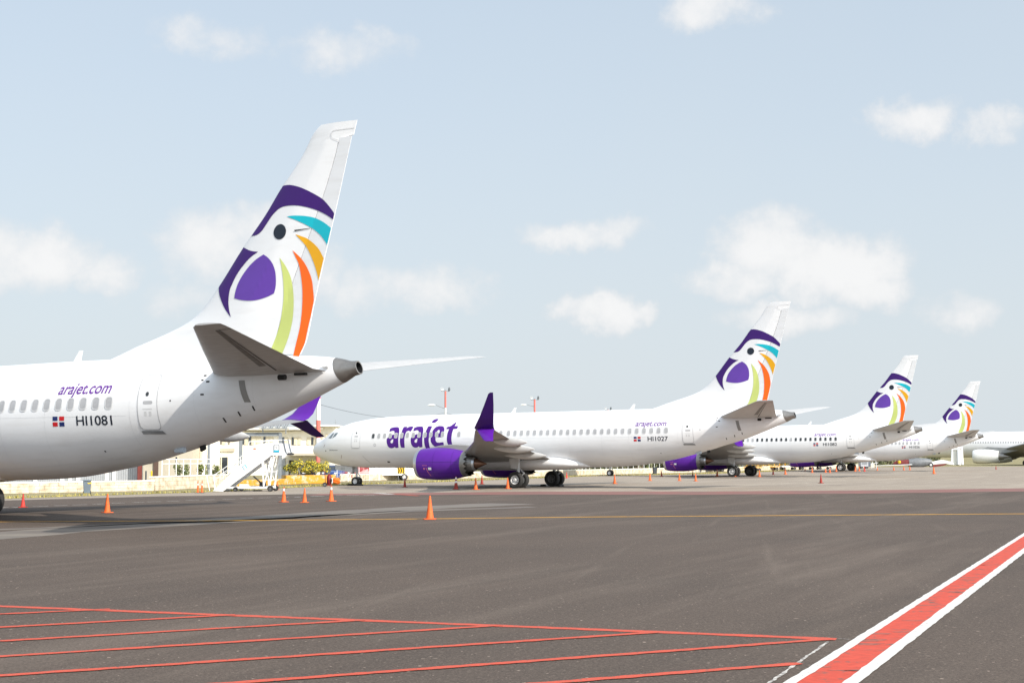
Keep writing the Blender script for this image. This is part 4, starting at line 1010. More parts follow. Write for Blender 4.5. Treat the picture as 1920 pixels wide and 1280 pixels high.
a, b = D(288.5, 850, 126), D(297.5, 850, 126); mb = MB(); mb.box(((a.x+b.x)/2, 125.93, 1.2), (b.x-a.x, .14, 2.4)); rel(mb.build('door', MAT['brown'], bevel=.02), sh2)
a, b = D(277, 850, 126), D(287, 850, 126); mb = MB(); mb.box(((a.x+b.x)/2, 125.93, 1.95), (b.x-a.x, .14, .45)); rel(mb.build('window', MAT['carglass']), sh2)
for u, col, lb in ((273.5, 'bindark', 'thin black bollard beside the faded red pillar'), (284, 'yellowlabel', 'thin yellow bollard beside the brown hut door')):
    p = D(u, 898, 104); mb = MB(); mb.tube((p.x, p.y, 0), (p.x, p.y, 1.15), .06, .06, 12); mb.lathe([(1.15, .06), (1.19, .045), (1.21, .002)], (p.x, p.y, 0), 'z', 12)
    tag(mb.build('bollard', MAT[col], smooth=True), lb, 'bollard', 'bollards')
# white railing with rails
def railing(name, label, pts, h, mids, m, post=.05, nm='post', rail_r=.03, per=1.6):
    t = thing(name, label, 'fence', (pts[0].x, pts[0].y, 0)); L0 = Vector(t.location); pr = None
    for a, b in zip(pts, pts[1:]):
        a0, b0 = Vector((a.x, a.y, 0)), Vector((b.x, b.y, 0)); n = max(1, int((b0-a0).length/per)); rr = MB()
        for i in range(n+1):
            q = a0+(b0-a0)*i/n
            if pr is None:
                mb = MB(); mb.tube((0, 0, 0), (0, 0, h), post, post, 6); pr = mb.build(nm, m, t); o = pr
            else:
                o = pr.copy(); C.objects.link(o); o.parent = t
            o.location = q-L0
        for z_ in mids: rr.tube(a0-L0+Vector((0, 0, z_)), b0-L0+Vector((0, 0, z_)), rail_r, rail_r, 5)
        rr.build('rail', m, t)
    return t
railing('railing', 'white pipe railing with shrubs behind it on top of the taller limestone wall', [G(303, 914)*1.08, G(396, 912)*1.06], 2.05, (.55, 1.68, 2.03), MAT['plainwhite'], .04, per=.5)
# posts and frames of the gate
Y = 138.0
gt = thing('steel_gantry', 'grey steel gantry frame with a lattice top above the passenger stairs', 'gantry', (D(490, 890, Y).x, Y, 0)); L0 = Vector(gt.location)
for u in (450.5, 525):
    p = D(u, 890, Y); mb = MB(); h = D(u, 811, Y).z
    mb.box((p.x-L0.x, 0, h/2), (.10, .36, h)); mb.box((p.x-L0.x, -.16, h/2), (.30, .05, h)); mb.box((p.x-L0.x, .16, h/2), (.30, .05, h)); mb.box((p.x-L0.x, 0, .05), (.6, .6, .1)); mb.build('post', MAT['steelgrey'], gt)
a, b = D(446, 814, Y), D(527, 814, Y); mb = MB(); mb.box(((a.x+b.x)/2-L0.x, 0, a.z), (b.x-a.x, .10, .28)); mb.box(((a.x+b.x)/2-L0.x, 0, a.z+.15), (b.x-a.x, .34, .05)); mb.box(((a.x+b.x)/2-L0.x, 0, a.z-.15), (b.x-a.x, .34, .05)); mb.build('beam', MAT['steelgrey'], gt)
mb = MB(); a, b = D(488, 803, Y), D(540, 803, Y); z0 = a.z; dz = .55
for y_ in (-.6, .6):
    mb.tube((a.x-L0.x, y_, z0), (b.x-L0.x, y_, z0), .06); mb.tube((a.x-L0.x, y_, z0+dz), (b.x-L0.x, y_, z0+dz), .06)
    for i in range(8):
        x0 = a.x+(b.x-a.x)*i/8-L0.x; x1 = a.x+(b.x-a.x)*(i+1)/8-L0.x
        mb.tube((x0, y_, z0 if i % 2 else z0+dz), (x1, y_, z0+dz if i % 2 else z0), .045)
for u in (493, 536): p = D(u, 803, Y); mb.tube((p.x-L0.x, 0, D(u, 813, Y).z), (p.x-L0.x, 0, z0), .05)
mb.build('lattice', MAT['steelgrey'], gt)

# ------------------------------------------------------------------ poles with floodlights
def mast(label, u, vtop, Y, w, bands, lights=False, arm=None, first_red=True, group='red and white banded masts'):
    p = D(u, 890, Y); top = D(u, vtop, Y).z
    t = thing('floodlight_mast' if lights else 'banded_pole', label, 'mast' if lights else 'pole', (p.x, Y, 0), 0, group)
    z = top; k = 0
    mb = MB(); mi = 0 if first_red else 1
    for bz in bands:
        z1 = max(0, z-bz); mb.tube((0, 0, z1), (0, 0, z), w/2, w/2, 16, mi); mi = 1-mi; z = z1
        if z <= 0: break
    if z > 0: mb.tube((0, 0, 0), (0, 0, z), w/2, w/2, 16, mi)
    mb.build('shaft', [MAT['pink'], MAT['plainwhite']], t, smooth=True)
    if lights:
        mb = MB(); mb.tube((-w*2.2, 0, top), (w*2.4, 0, top), w*.16); mb.tube((0,0,top-.2), (0,0,top+.2), w*.3); mb.build('crossarm', MAT['steelgrey'], t)
        for x, rz in ((-w*1.9, 25), (w*2.2, -62)):
            m_ = Matrix.Rotation(R(rz), 3, 'Z') @ Matrix.Rotation(R(-8), 3, 'X')
            mb = MB(); mb.lathe([(-.10, .001), (-.10, w*.7), (.02, w*.95), (.10, w*1.0), (.10, w*.9), (.06, .001)], (0, 0, 0), 'y', 20)
            mb.v = [tuple(m_ @ Vector((a, -b, c))+Vector((x, -.05, top+w*1.05))) for a, b, c in mb.v]; mb.build('floodlight', MAT['steelgrey'], t, smooth=True)
    if arm:
        (u1, v1), (u2, v2) = arm; z1 = D(u1, v1, Y).z; e = D(u2, v2, Y)
        mb = MB(); mb.path([(0, 0, z1), ((e.x-p.x)*.6, 0, z1+(e.z-z1)*.75), (e.x-p.x+.5, 0, e.z)], .05); mb.build('lamp_arm', MAT['steelgrey'], t)
        mb = MB(); mb.lathe([(-.9, .02), (-.6, .13), (0, .16), (.35, .05)], (e.x-p.x, 0, e.z), 'x', 12); mb.build('lamp_head', MAT['plainwhite'], t, smooth=True)
    return t
mast('thick red and white banded pole just left of the whole airliner\'s nose', 596, 735, 126, .40, [.6, 1.95, 1.6, 1.5, 1.4, 1.5], first_red=True)
mast('twin floodlight mast rising directly above the last letters of the big purple lettering', 835, 733, 225, .30, [2.7, 2.4, 2.6, 2.4, 2.4], True, ((834, 766), (812, 759)))
mast('twin floodlight mast above the airliner spine, right of its tall purple winglet', 1003, 749, 285, .36, [3.2, 3, 3, 3], True, ((1001, 762), (984, 758.5)))
mast('twin floodlight mast whose lamps only just clear the spine near the parrot tail', 1141, 768, 340, .34, [3, 3, 3, 3], True)
mast('faded red banded pole behind the dark wheelie bin and second engine', 1247, 800, 260, .55, [4, 2.2, 1.6, 1.6], first_red=True)
mast('faded red banded pole behind the wheels of the dark-windowed airliner', 1457, 810, 300, .6, [5, 2.2, 1.6], first_red=True)
p = D(391, 893, 122); mb = MB(); mb.tube((p.x, p.y, 0), (p.x, p.y, 4.6), .13, .11, 14); mb.box((p.x, p.y, .05), (.5, .5, .1)); mb.box((p.x, p.y-.16, 1.5), (.3, .14, .5))
tag(mb.build('lamp_post', MAT['steelgrey'], smooth=True), 'plain grey steel post between the white railing and the passenger stairs', 'post')
p = D(625, 800, 170); mb = MB(); mb.tube((p.x, 172, p.z), (p.x, 172, D(625, 785, 170).z), .05, .03); mb.tube((p.x-.25, 172, p.z+.6), (p.x+.25, 172, p.z+.6), .02)
tag(mb.build('roof_aerial', MAT['steelgrey']), 'thin aerial on the right end of the terminal roof', 'aerial')
def wire(a, b, sag, label):
    mb = MB(); pts = [a+(b-a)*i/24-Vector((0, 0, 4*sag*(i/24)*(1-i/24))) for i in range(25)]; mb.path(pts, .022, 5)
    tag(mb.build('overhead_wire', MAT['signdark']), label, 'wire')
wire(D(596, 757, 126), D(834, 773, 225), 1.1, 'overhead wire slung between the banded pole and the floodlight mast')
wire(D(480, 764, 126), D(596, 757, 126), .3, 'overhead wire running left from the banded pole')
wire(D(834, 773, 225), D(1003, 779, 285), 1.2, 'overhead wire running right from the floodlight mast over the lettering')

# ------------------------------------------------------------------ mesh fence behind the wall
fpts = [D(945, 880, 152), D(1105, 880, 172), D(1320, 880, 188)]
ft = railing('mesh_fence', 'wire mesh fence with white posts behind the far wall', fpts, 1.9, (.05, 1.88), MAT['plainwhite'], .032, per=1.0, rail_r=.008)
railing('mesh_fence', 'white post fence to the right of the dark-windowed airliner wheels', [D(1400, 880, 225), D(1530, 880, 240)], 2.0, (.05, .7, 1.4, 1.98), MAT['cartyellow'], .06, per=1.5, rail_r=.015)
railing('mesh_fence', 'white wire fence behind the parked cars and the nose wheel', [D(632, 888, 121.5), D(800, 888, 138)], 1.5, (.1, .8, 1.45), MAT['plainwhite'], .03, per=1.8, rail_r=.01)

# ------------------------------------------------------------------ plants
def foliage(mb, rnd, n, clumps, size, mi_w=(1, 0, 0)):
    for k in range(n):
        c, r = clumps[rnd.randrange(len(clumps))]
        while True:
            v = Vector((rnd.uniform(-1,1), rnd.uniform(-1,1), rnd.uniform(-1,1)))
            if .25 < v.length < 1: break
        p = Vector(c)+Vector((v.x*r[0], v.y*r[1], v.z*r[2]))
        nrm = (v+Vector((rnd.uniform(-.8,.8), rnd.uniform(-.8,.8), rnd.uniform(-.2,1)))).normalized(); u = nrm.orthogonal().normalized(); w = nrm.cross(u)
        a = rnd.random()*6.28; u, w = u*math.cos(a)+w*math.sin(a), w*math.cos(a)-u*math.sin(a); s = size*rnd.uniform(.6, 1.4)
        q = rnd.random(); mi = 0 if q < mi_w[0] else (1 if q < mi_w[0]+mi_w[1] else 2)
        mb.add([p-u*s*.5, p+w*s*.3, p+u*s*.6, p-w*s*.3], [(0,1,2,3)], mi)
def bush(name, label, cat, loc, w, h, mats_, weights, n, size, seed, low=.35, group=None):
    rnd = random.Random(seed); t = thing(name, label, cat, loc, 0, group)
    cl = []
    for i in range(9): cl.append(((rnd.uniform(-.36,.36)*w, rnd.uniform(-.3,.3)*w, h*rnd.uniform(low,.80)), (w*rnd.uniform(.14,.26), w*rnd.uniform(.14,.26), h*rnd.uniform(.14,.24))))
    mb = MB(); foliage(mb, rnd, n, cl, size, weights); mb.build('crown', mats_, t, fix=False)
    mb = MB()
    for i in range(5):
        c = cl[i][0]; mb.tube((rnd.uniform(-.08,.08), rnd.uniform(-.08,.08), 0), (c[0]*.5, c[1]*.5, c[2]*.6), .05*h/2, .03*h/2, 6); mb.tube((c[0]*.5, c[1]*.5, c[2]*.6), c, .03*h/2, .012*h/2, 5)
    mb.build('trunk', MAT['bark'], t, smooth=True)
    return t
gm = [MAT['leaf'], MAT['leafdark'], MAT['plainwhite']]
bush('flowering_shrub', 'green shrub with white blossoms behind the white railing, left of the pair', 'shrub', (*D(341, 893, 112).xy, .3), 1.4, 1.7, gm, (.55, .40, .05), 1100, .12, 1)
bush('flowering_shrub', 'bright green shrub behind the white railing next to the grey post', 'shrub', (*D(377, 893, 112).xy, .3), 1.0, 1.6, gm, (.8, .18, .02), 900, .12, 2)
bush('flowering_shrub', 'small green shrub right of the grey post behind the stairs', 'shrub', (*D(405, 893, 114).xy, .3), .8, 1.45, gm, (.7, .3, 0), 500, .12, 3)
ym = [MAT['leafyellow'], MAT['leaf'], MAT['leafdark']]
for i, (u, w, h, lb) in enumerate([(541, 1.5, 1.75, 'yellow and green hedge bush on the planter nearest the stairs'), (563, 1.9, 2.0, 'middle yellow-leaved hedge bush on the planter'), (588, 2.0, 2.15, 'brightest yellow hedge bush, left of the parked blue car'), (604, 1.3, 1.7, 'small yellow hedge bush beside the banded pole')]):
    bush('hedge_bush', lb, 'shrub', (*D(u, 893, 117).xy, .35), w, h*.9, ym, (.55 if i else .35, .33, .12), 1300, .12, 10+i, group='yellow hedge bushes')
sm = [MAT['leafscrub'], MAT['leafdark'], MAT['leaf']]
protos = [bush('scrub_tree', '', 'tree', (0, 0, 0), 5.0+1.2*i, 3.6+.5*i, sm, (.6, .25, .15), 3000, .30, 40+i, low=.12, group='scrub trees beyond the fence') for i in range(3)]
spots = [(905,205),(945,196),(985,190),(1022,202),(1058,196),(1090,208),(1124,204),(1160,214),(1196,210),(1232,222),(1266,218),(1300,232),(1335,240),(1372,246),(1405,262),(1440,270),(1475,275),(1512,284),(1550,300),(1590,318),(1625,326),(1662,340),(1690,350),(870,205),(1715,360),(1745,372)]
names = ['scrub tree behind the mesh fence']*len(spots)
where = ['seen through the gap below the near engines of the lettered airliner', 'behind the main wheels of the lettered airliner, left side', 'directly behind the paired wheels of the lettered airliner', 'just right of the paired main wheels under the lettered belly', 'behind the maroon cone under the lettered belly', 'behind the white fence post right of the maroon cone', 'left of the lone nose wheel seen under the belly', 'directly behind the lone nose wheel under the belly', 'just right of the lone nose wheel under the belly', 'behind the dark wheelie bin', 'behind the inlet of the second purple engine', 'hidden mostly by the second purple engine', 'beyond the baggage carts, left end', 'beyond the baggage carts, right end', 'just right of the dark-windowed airliner main wheels', 'left of the faded pole beyond those wheels', 'right of the faded pole beyond those wheels', 'beyond the third airliner purple engine inlet', 'beyond the third purple engine', 'left of the grey ground power box', 'right of the grey ground power box', 'above the long white wing on the ground', 'behind the red nose of the derelict aircraft', 'leftmost, behind the near purple engine', 'behind the grey derelict fuselage', 'behind the derelict tail']
for i, (u, Y) in enumerate(spots):
    o = protos[i] if i < 3 else copy_tree(protos[i % 3])
    p = D(u, 880, Y); o.location = (p.x, p.y, -.3); o.rotation_euler = (0, 0, i*1.9); k = .95+.25*((i*7) % 5)/5; o.scale = (k, k, k*(1.0+.15*(i % 3)))
    o['label'] = 'scrub tree '+where[i]; o['group'] = 'scrub trees beyond the fence'

# ------------------------------------------------------------------ traffic cones
def cone_proto(kind):
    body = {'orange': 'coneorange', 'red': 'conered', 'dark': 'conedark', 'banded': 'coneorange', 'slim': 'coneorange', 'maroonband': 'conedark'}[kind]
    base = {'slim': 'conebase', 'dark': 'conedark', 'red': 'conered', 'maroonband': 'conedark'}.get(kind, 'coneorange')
    r0 = .165 if kind != 'slim' else .10
    n = 28; mb = MB()
    mb.lathe([(.035, r0+.02), (.05, r0), (.97, .036), (1.0, .034), (1.0, .024), (.6, .05)], (0, 0, 0), 'z', n, 0)
    o = mb.build('traffic_cone', MAT[body], smooth=True)
    mb = MB(); s = .27 if kind != 'slim' else .21
    pts = [(-s+.05,-s),(s-.05,-s),(s,-s+.05),(s,s-.05),(s-.05,s),(-s+.05,s),(-s,s-.05),(-s,-s+.05)]
    mb.prism(pts, .004, .04); mb.build('base', MAT[base], o, bevel=.008)
    bands = {'banded': [(.74, .90)], 'slim': [(.62, .74)], 'maroonband': [(.78, .93), (.50, .66)]}.get(kind, [])
    rad = lambda z: r0+(.036-r0)*(z-.05)/.92+.004
    for a, b in bands:
        mb = MB(); mb.lathe([(a, rad(a)), (b, rad(b))], (0, 0, 0), 'z', n); mb.build('band', MAT['band'], o, smooth=True)
    tip = {'orange': None}
    return o
CONES = [(806,973.5,44,'orange','largest orange cone, nearest the camera, standing on the yellow line'),
 (201,961,35,'orange','big orange cone below the tail door of the largest airliner'),
 (43,951,26,'red','red cone at the far left beside the airliner tyre'),
 (371,923.5,23,'slim','slim orange cone with a white band, left one of the pair before the stairs'),
 (378.7,923.5,23,'slim','slim faded orange cone touching its twin, right one of the pair before the stairs'),
 (532,941,28,'banded','bright orange cone with white collar, left of three in front of the stairs wheels'),
 (571,942,27,'orange','faded orange cone in the middle of the three before the yellow kerb'),
 (621,939.5,29,'banded','bright orange white-collared cone in front of the red wheeled machine'),
 (520,917.5,15,'orange','small orange cone right behind the stairs wheel by the yellow kerb'),
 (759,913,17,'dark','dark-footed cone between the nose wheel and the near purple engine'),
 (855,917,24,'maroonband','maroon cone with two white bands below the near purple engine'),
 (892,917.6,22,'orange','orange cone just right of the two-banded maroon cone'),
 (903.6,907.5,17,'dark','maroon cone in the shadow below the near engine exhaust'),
 (952,916,21,'orange','orange cone standing against the port main wheel of the lettered airliner'),
 (1062.5,896,11,'red','small maroon cone right of the starboard main wheels of the lettered airliner'),
 (1152.5,906.6,17,'orange','orange cone in front of the lone nose wheel under the belly'),
 (1218.7,901,15,'orange','orange cone left of the dark wheelie bin'),
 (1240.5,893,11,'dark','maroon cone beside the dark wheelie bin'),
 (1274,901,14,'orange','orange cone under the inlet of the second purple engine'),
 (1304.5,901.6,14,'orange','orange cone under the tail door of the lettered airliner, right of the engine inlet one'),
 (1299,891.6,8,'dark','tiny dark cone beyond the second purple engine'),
 (1344.7,892.5,13,'orange','orange cone in front of the yellow baggage carts'),
 (1378,893.3,12,'orange','orange cone overlapping the white hub of the dark-windowed airliner wheel'),
 (1424,893.6,13,'orange','orange cone just right of the dark-windowed airliner wheels'),
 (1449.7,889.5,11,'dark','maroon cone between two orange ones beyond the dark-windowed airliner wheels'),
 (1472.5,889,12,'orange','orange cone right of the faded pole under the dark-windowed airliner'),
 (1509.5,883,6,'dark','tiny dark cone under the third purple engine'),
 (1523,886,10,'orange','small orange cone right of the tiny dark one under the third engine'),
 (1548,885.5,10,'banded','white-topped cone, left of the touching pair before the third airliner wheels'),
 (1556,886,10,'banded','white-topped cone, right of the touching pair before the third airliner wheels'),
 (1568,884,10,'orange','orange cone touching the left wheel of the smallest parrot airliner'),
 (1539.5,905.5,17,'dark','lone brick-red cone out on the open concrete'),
 (1603.7,883.5,10,'orange','orange cone just right of the smallest parrot airliner wheels'),
 (1611,882.8,9,'orange','orange cone left of the grey ground power box'),
 (1621,883.5,10,'red','red cone in front of the grey ground power box'),
 (1645,881.5,7,'orange','small orange cone below the left tip of the white wing'),
 (1676,881.5,8,'orange','small orange cone below the middle of the white wing'),
 (1694.7,881,8,'orange','small pale orange cone below the right part of the white wing'),
 (1706,880.7,8,'orange','small orange cone left of the derelict grey fuselage'),
 (1751,888,14,'orange','orange cone in front of the derelict aircraft wheel'),
 (1867.5,879.7,7,'dark','tiny dark cone under the plain white jet engine')]
protos = {}
for i, (u, v, hp, kind, lb) in enumerate(CONES):
    p = G(u, v); h = hp*p.y/FPX
    if kind not in protos: o = protos[kind] = cone_proto(kind)
    else: o = copy_tree(protos[kind])
    o.location = (p.x, p.y, .005); h = min(max(h, .5), .95); o.scale = (h*1.0, h*1.0, h); o.rotation_euler = (0, 0, (i*.7) % 1.4)
    tag(o, lb, 'traffic cone', 'traffic cones on the apron')
MAT['trailer'] = mat('trailer_grey_white', (.46, .46, .45), rough=.5, var=.08)
# ------------------------------------------------------------------ passenger stairs
s0 = G(398, 921.3)
st = thing('passenger_stairs', 'white mobile passenger stairs with a turquoise-framed sign on its platform', 'stairs', (s0.x, s0.y, 0), R(-3)); W_ = MAT['plainwhite']
K = 1/29.3
def sx(u): return (u-398)*K
def szv(v): return (921.3-v)*K
for y in (0, 1.5):
    mb = MB(); mb.prism([(sx(399),szv(920)),(sx(418),szv(921)),(sx(508),szv(855)),(sx(530),szv(853)),(sx(530),szv(849)),(sx(474),szv(849))], y-.03, y+.03, 0, Matrix.Rotation(R(90), 4, 'X') @ Matrix.Scale(-1, 4, (0,0,1)))
    mb.build('stringer', W_, st)
    hr = [(sx(393),szv(920)),(sx(387),szv(892)),(sx(402),szv(890)),(sx(464),szv(848)),(sx(466),szv(829)),(sx(503),szv(827))]
    mb = MB(); mb.path([(a, y, b) for a, b in hr], .028, 8); mb.path([(sx(402), y, szv(900)), (sx(466), y, szv(857))], .02, 6)
    for u in (402, 418, 434, 450): mb.tube((sx(u), y, szv(920-(u-399)*.93+3)), (sx(u), y, szv(890-(u-402)*.677)), .02, n=6)
    mb.build('handrail', W_, st, smooth=True)
mb = MB(); n = 13
for i in range(n):
    t = i/n; mb.box((sx(404)+t*(sx(484)-sx(404)), .75, szv(917)+t*(szv(851)-szv(917))), (.26, 1.44, .03))
mb.build('tread', MAT['steelgrey'], st)
mb = MB(); mb.box(((sx(466)+sx(538))/2, .75, szv(853)), (sx(538)-sx(466), 1.6, .09)); mb.build('platform', W_, st)
for y in (0, 1.5):
    mb = MB(); mb.prism([(sx(466),szv(851)),(sx(500),szv(851)),(sx(500),szv(831)),(sx(466),szv(837))], y-.02, y+.02, 0, Matrix.Rotation(R(90), 4, 'X') @ Matrix.Scale(-1, 4, (0,0,1)))
    mb.prism([(sx(503),szv(851)),(sx(538),szv(851)),(sx(535),szv(833)),(sx(503),szv(833))], y-.02, y+.02, 0, Matrix.Rotation(R(90), 4, 'X') @ Matrix.Scale(-1, 4, (0,0,1)))
    mb.tube((sx(503), y, szv(833)), (sx(535), y, szv(833)), .025); mb.tube((sx(503), y, szv(826)), (sx(533), y, szv(826)), .025); mb.tube((sx(503),y,szv(851)),(sx(503),y,szv(826)),.025)
    mb.build('side_panel', W_, st)
    mb = MB(); mb.path([(sx(530),y-.04,szv(824)),(sx(535),y-.04,szv(845)),(sx(538),y-.04,szv(853))], .035); mb.build('door_guard', MAT['signdark'], st)
mb = MB(); mb.box((sx(538)+.06, .75, szv(852)), (.12, 1.6, .14)); mb.build('bumper', MAT['rubber'], st, bevel=.03)
mb = MB(); mb.box((sx(518), -.035, szv(842)), (.36, .02, .46)); sg = mb.build('sign', MAT['signdark'], st)
mb = MB(); mb.box((sx(518), -.05, szv(840.5)), (.27, .015, .30)); mb.build('sign_face', W_, sg)
mb = MB(); mb.box((sx(518), -.052, szv(847)), (.36, .02, .11)); mb.build('sign_stripe', MAT['signblue'], sg)
mb = MB()
for i in range(3): mb.box((sx(518), -.062, szv(838+i*1.8)), (.18-.03*i, .008, .022))
mb.build('sign_lettering', MAT['signdark'], sg)
mb = MB(); mb.box((sx(477), -.035, szv(842)), (.16, .02, .07), 0); mb.build('reflector', MAT['bagorange'], st)
mb = MB(); m_ = Matrix.Rotation(R(-37), 3, 'Y'); mb.box((sx(459), -.04, szv(876.5)), (.24, .02, .26), 0, M=m_); mb.box((sx(459), -.05, szv(877.0)), (.16, .02, .22), 1, M=m_); mb.build('emblem_sign', [MAT['signblue'], W_], st)
mb = MB()
for y in (.05, 1.45):
    mb.tube((sx(490), y, szv(857)), (sx(494), y, szv(912)), .05); mb.tube((sx(508), y, szv(857)), (sx(494), y, szv(912)), .04); mb.tube((sx(512), y, szv(855)), (sx(505), y, szv(915)), .055)
    mb.tube((sx(490), y, szv(860)), (sx(506), y, szv(905)), .03)
for v in (868, 885, 900): mb.tube((sx(493), .05, szv(v)), (sx(493), 1.45, szv(v)), .03); mb.tube((sx(508), .05, szv(v)), (sx(508), 1.45, szv(v)), .03)
mb.build('support_leg', W_, st)
mb = MB()
for y in (.1, 1.4): mb.box(((sx(420)+sx(508))/2, y, szv(914)), (sx(508)-sx(420), .09, .14))
for u in (430, 460, 505): mb.box((sx(u), .75, szv(914)), (.12, 1.4, .10))
mb.box((sx(455), .45, szv(910)), (.5, .5, .16))
mb.build('chassis', W_, st)
mb = MB(); mb.tube((sx(473), .3, szv(893)), (sx(489), .3, szv(907)), .05); mb.box((sx(490), .4, szv(908)), (.35, .4, .3)); mb.box((sx(480), .5, szv(919.5)), (.5, .3, .06)); mb.build('hydraulic_jack', MAT['black'], st)
for u, r in ((507, .19), (441.6, .15)):
    for y in (0.0, 1.5): wheel('wheel', st, (sx(u), y, r), r, .12, MAT['rim_dark'])

# ------------------------------------------------------------------ wheeled bin
def wheelie_bin(label, p, h, m, lab, rz):
    t = thing('wheelie_bin', label, 'bin', (p.x, p.y, 0), rz, 'wheelie bins by the wall')
    mb = MB(); w, d = h*.56, h*.64
    mb.loft([[(-w*.38,-d*.34,h*.08),(w*.38,-d*.34,h*.08),(w*.38,d*.34,h*.08),(-w*.38,d*.34,h*.08)], [(-w*.5,-d*.5,h*.9),(w*.5,-d*.5,h*.9),(w*.5,d*.5,h*.9),(-w*.5,d*.5,h*.9)]], 0, True, True); mb.build('body', m, t, bevel=.02)
    mb = MB(); mb.box((0, -.01, h*.95), (w*1.08, d*1.08, h*.08)); mb.tube((-w*.5, d*.56, h*.93), (w*.5, d*.56, h*.93), .02); mb.build('lid', m, t, bevel=.02)
    for x in (-1, 1): wheel('wheel', t, (0, 0, 0), .10, .05, MAT['rim_dark']).matrix_local = Matrix.Translation((x*w*.42, d*.36, .10)) @ Matrix.Rotation(R(90), 4, 'Z')
    if lab: mb = MB(); mb.box((w*.30, -d*.46, h*.80), (w*.45, .02, h*.16), 0, M=Matrix.Rotation(R(-5), 3, 'X')); mb.build('label_plate', MAT['yellowlabel'], t)
    return t
wheelie_bin('blue-grey wheelie bin with a yellow label against the limestone wall', G(163, 926), .86, MAT['bin'], True, R(15))
wheelie_bin('dark wheelie bin before the far wall, seen under the belly', G(1228, 889), .85, MAT['bindark'], False, R(10))

# ------------------------------------------------------------------ cars behind the wall
def car(name, label, cat, loc, rz, body, L_=4.2, W2=1.72, H=1.45, kind='hatch'):
    t = thing(name, label, cat, loc, rz, 'vehicles parked behind the wall'); w = W2/2
    if kind == 'hatch': prof = [(0,.35),(0,.72),(.12,.86),(1.05,1.0),(1.75,H-.04),(2.3,H),(3.4,H-.03),(4.05,.98),(4.2,.85),(4.2,.35)]
    else: prof = [(0,.45),(0,.95),(.15,1.08),(1.35,1.15),(1.95,H-.03),(3.0,H),(3.25,1.1),(5.0,1.1),(5.05,.5)]
    mb = MB(); rings = []
    for yy, k in ((-w, .0), (-w*.96, .05), (-w*.8, .0), (w*.8, .0), (w*.96, .05), (w, .0)):
        pass
    secs = [(-w, .93), (-w*.97, 1.0), (w*.97, 1.0), (w, .93)]
    for yy, k in secs:
        rings.append([(2.1+(x-2.1)*(1 if k == 1 else .985), yy*(1 if z < 1.02 else .84), .35+(z-.35)*k) for x, z in prof])
    mb.loft(rings, 0, True, True); mb.build('body', body, t, smooth=True, angle=30)
    gx = [(1.08,1.01),(1.72,H-.07)] if kind == 'hatch' else [(1.38,1.16),(1.92,H-.07)]
    mb = MB(); (xa, za), (xb, zb) = gx; off = -.02
    mb.add([(xa+off,-w*.80,za+.02),(xa+off,w*.80,za+.02),(xb+off,w*.72,zb),(xb+off,-w*.72,zb)], [(0,1,2,3)]); mb.build('windscreen', MAT['carglass'], t, fix=False)
    for s in (-1, 1):
        xe = 3.75 if kind == 'hatch' else 3.1
        mb = MB(); mb.add([(xa+.3, s*w*.865, za+.03),(xe, s*w*.865, za+.03),(xe-.45, s*w*.855, zb-.02),(xb+.15, s*w*.855, zb-.02)], [(0,1,2,3)]); mb.build('side_window', MAT['carglass'], t, fix=False)
        mb = MB(); mb.box((.06, s*w*.70, .74), (.14, .32, .15)); mb.build('headlight', MAT['lamp'], t, bevel=.03)
        for xw in (.8, (3.35 if kind == 'hatch' else 4.1)): wheel('wheel', t, (xw, s*(w-.08), .31), .31, .19, MAT['rim_white'])
    mb = MB(); mb.box((-.01, 0, .55), (.05, W2*.5, .14)); mb.build('grille', MAT['black'], t)
    return t
def P(u, v, Y): q = D(u, v, Y); return (q.x, q.y, 0)
car('parked_car', 'dark blue car half hidden between the yellow hedge and the banded pole', 'car', P(582, 890, 127), R(96), MAT['carnavy'])
car('parked_car', 'bright blue car facing out right of the banded pole', 'car', P(617, 890, 124), R(80), MAT['carblue'])
car('parked_car', 'red car parked right of the bright blue car', 'car', P(643, 890, 126), R(70), MAT['carred'])
car('pickup_truck', 'white pickup truck behind the nose wheel leg', 'pickup', P(674, 890, 130), R(12), MAT['plainwhite'], H=1.7, kind='pickup')
tr = thing('box_trailer', 'long white box trailer right of the white pickup behind the wall', 'trailer', P(722, 890, 134), R(4), 'vehicles parked behind the wall')
mb = MB(); mb.box((0, 0, 1.45), (2.7, 2.0, 1.4)); mb.build('body', MAT['trailer'], tr, bevel=.05)
mb = MB(); mb.box((1.6, 0, 1.7), (.9, 1.9, 1.4)); mb.build('cab', MAT['lamp'], tr, bevel=.08)
mb = MB(); mb.box((.1, 0, .66), (3.6, 1.6, .14)); mb.build('chassis', MAT['black'], tr)
for x in (-1.1, -.6, 1.4):
    for s in (-1, 1): wheel('wheel', tr, (x, s*.85, .36), .36, .2, MAT['rim_dark'])
bp = P(752, 888, 128); bt = thing('warning_board', 'yellow and black chevron warning board behind the wall', 'warning board', bp); bt.scale = (.62, .62, .8)
mb = MB(); mb.box((0, 0, 1.15), (1.1, .05, .7)); mb.build('board', MAT['yellowlabel'], bt)
mb = MB()
for i in range(3): mb.prism([(-.5+.36*i,.82),(-.34+.36*i,.82),(-.20+.36*i,1.15),(-.34+.36*i,1.48),(-.5+.36*i,1.48),(-.36+.36*i,1.15)], .028, .034, 0, Matrix.Rotation(R(90), 4, 'X'))
mb.build('chevron_marking', MAT['black'], bt)
mb = MB(); mb.tube((-.4,.03,0),(-.4,.03,1.4),.03); mb.tube((.4,.03,0),(.4,.03,1.4),.03); mb.build('leg', MAT['steelgrey'], bt)

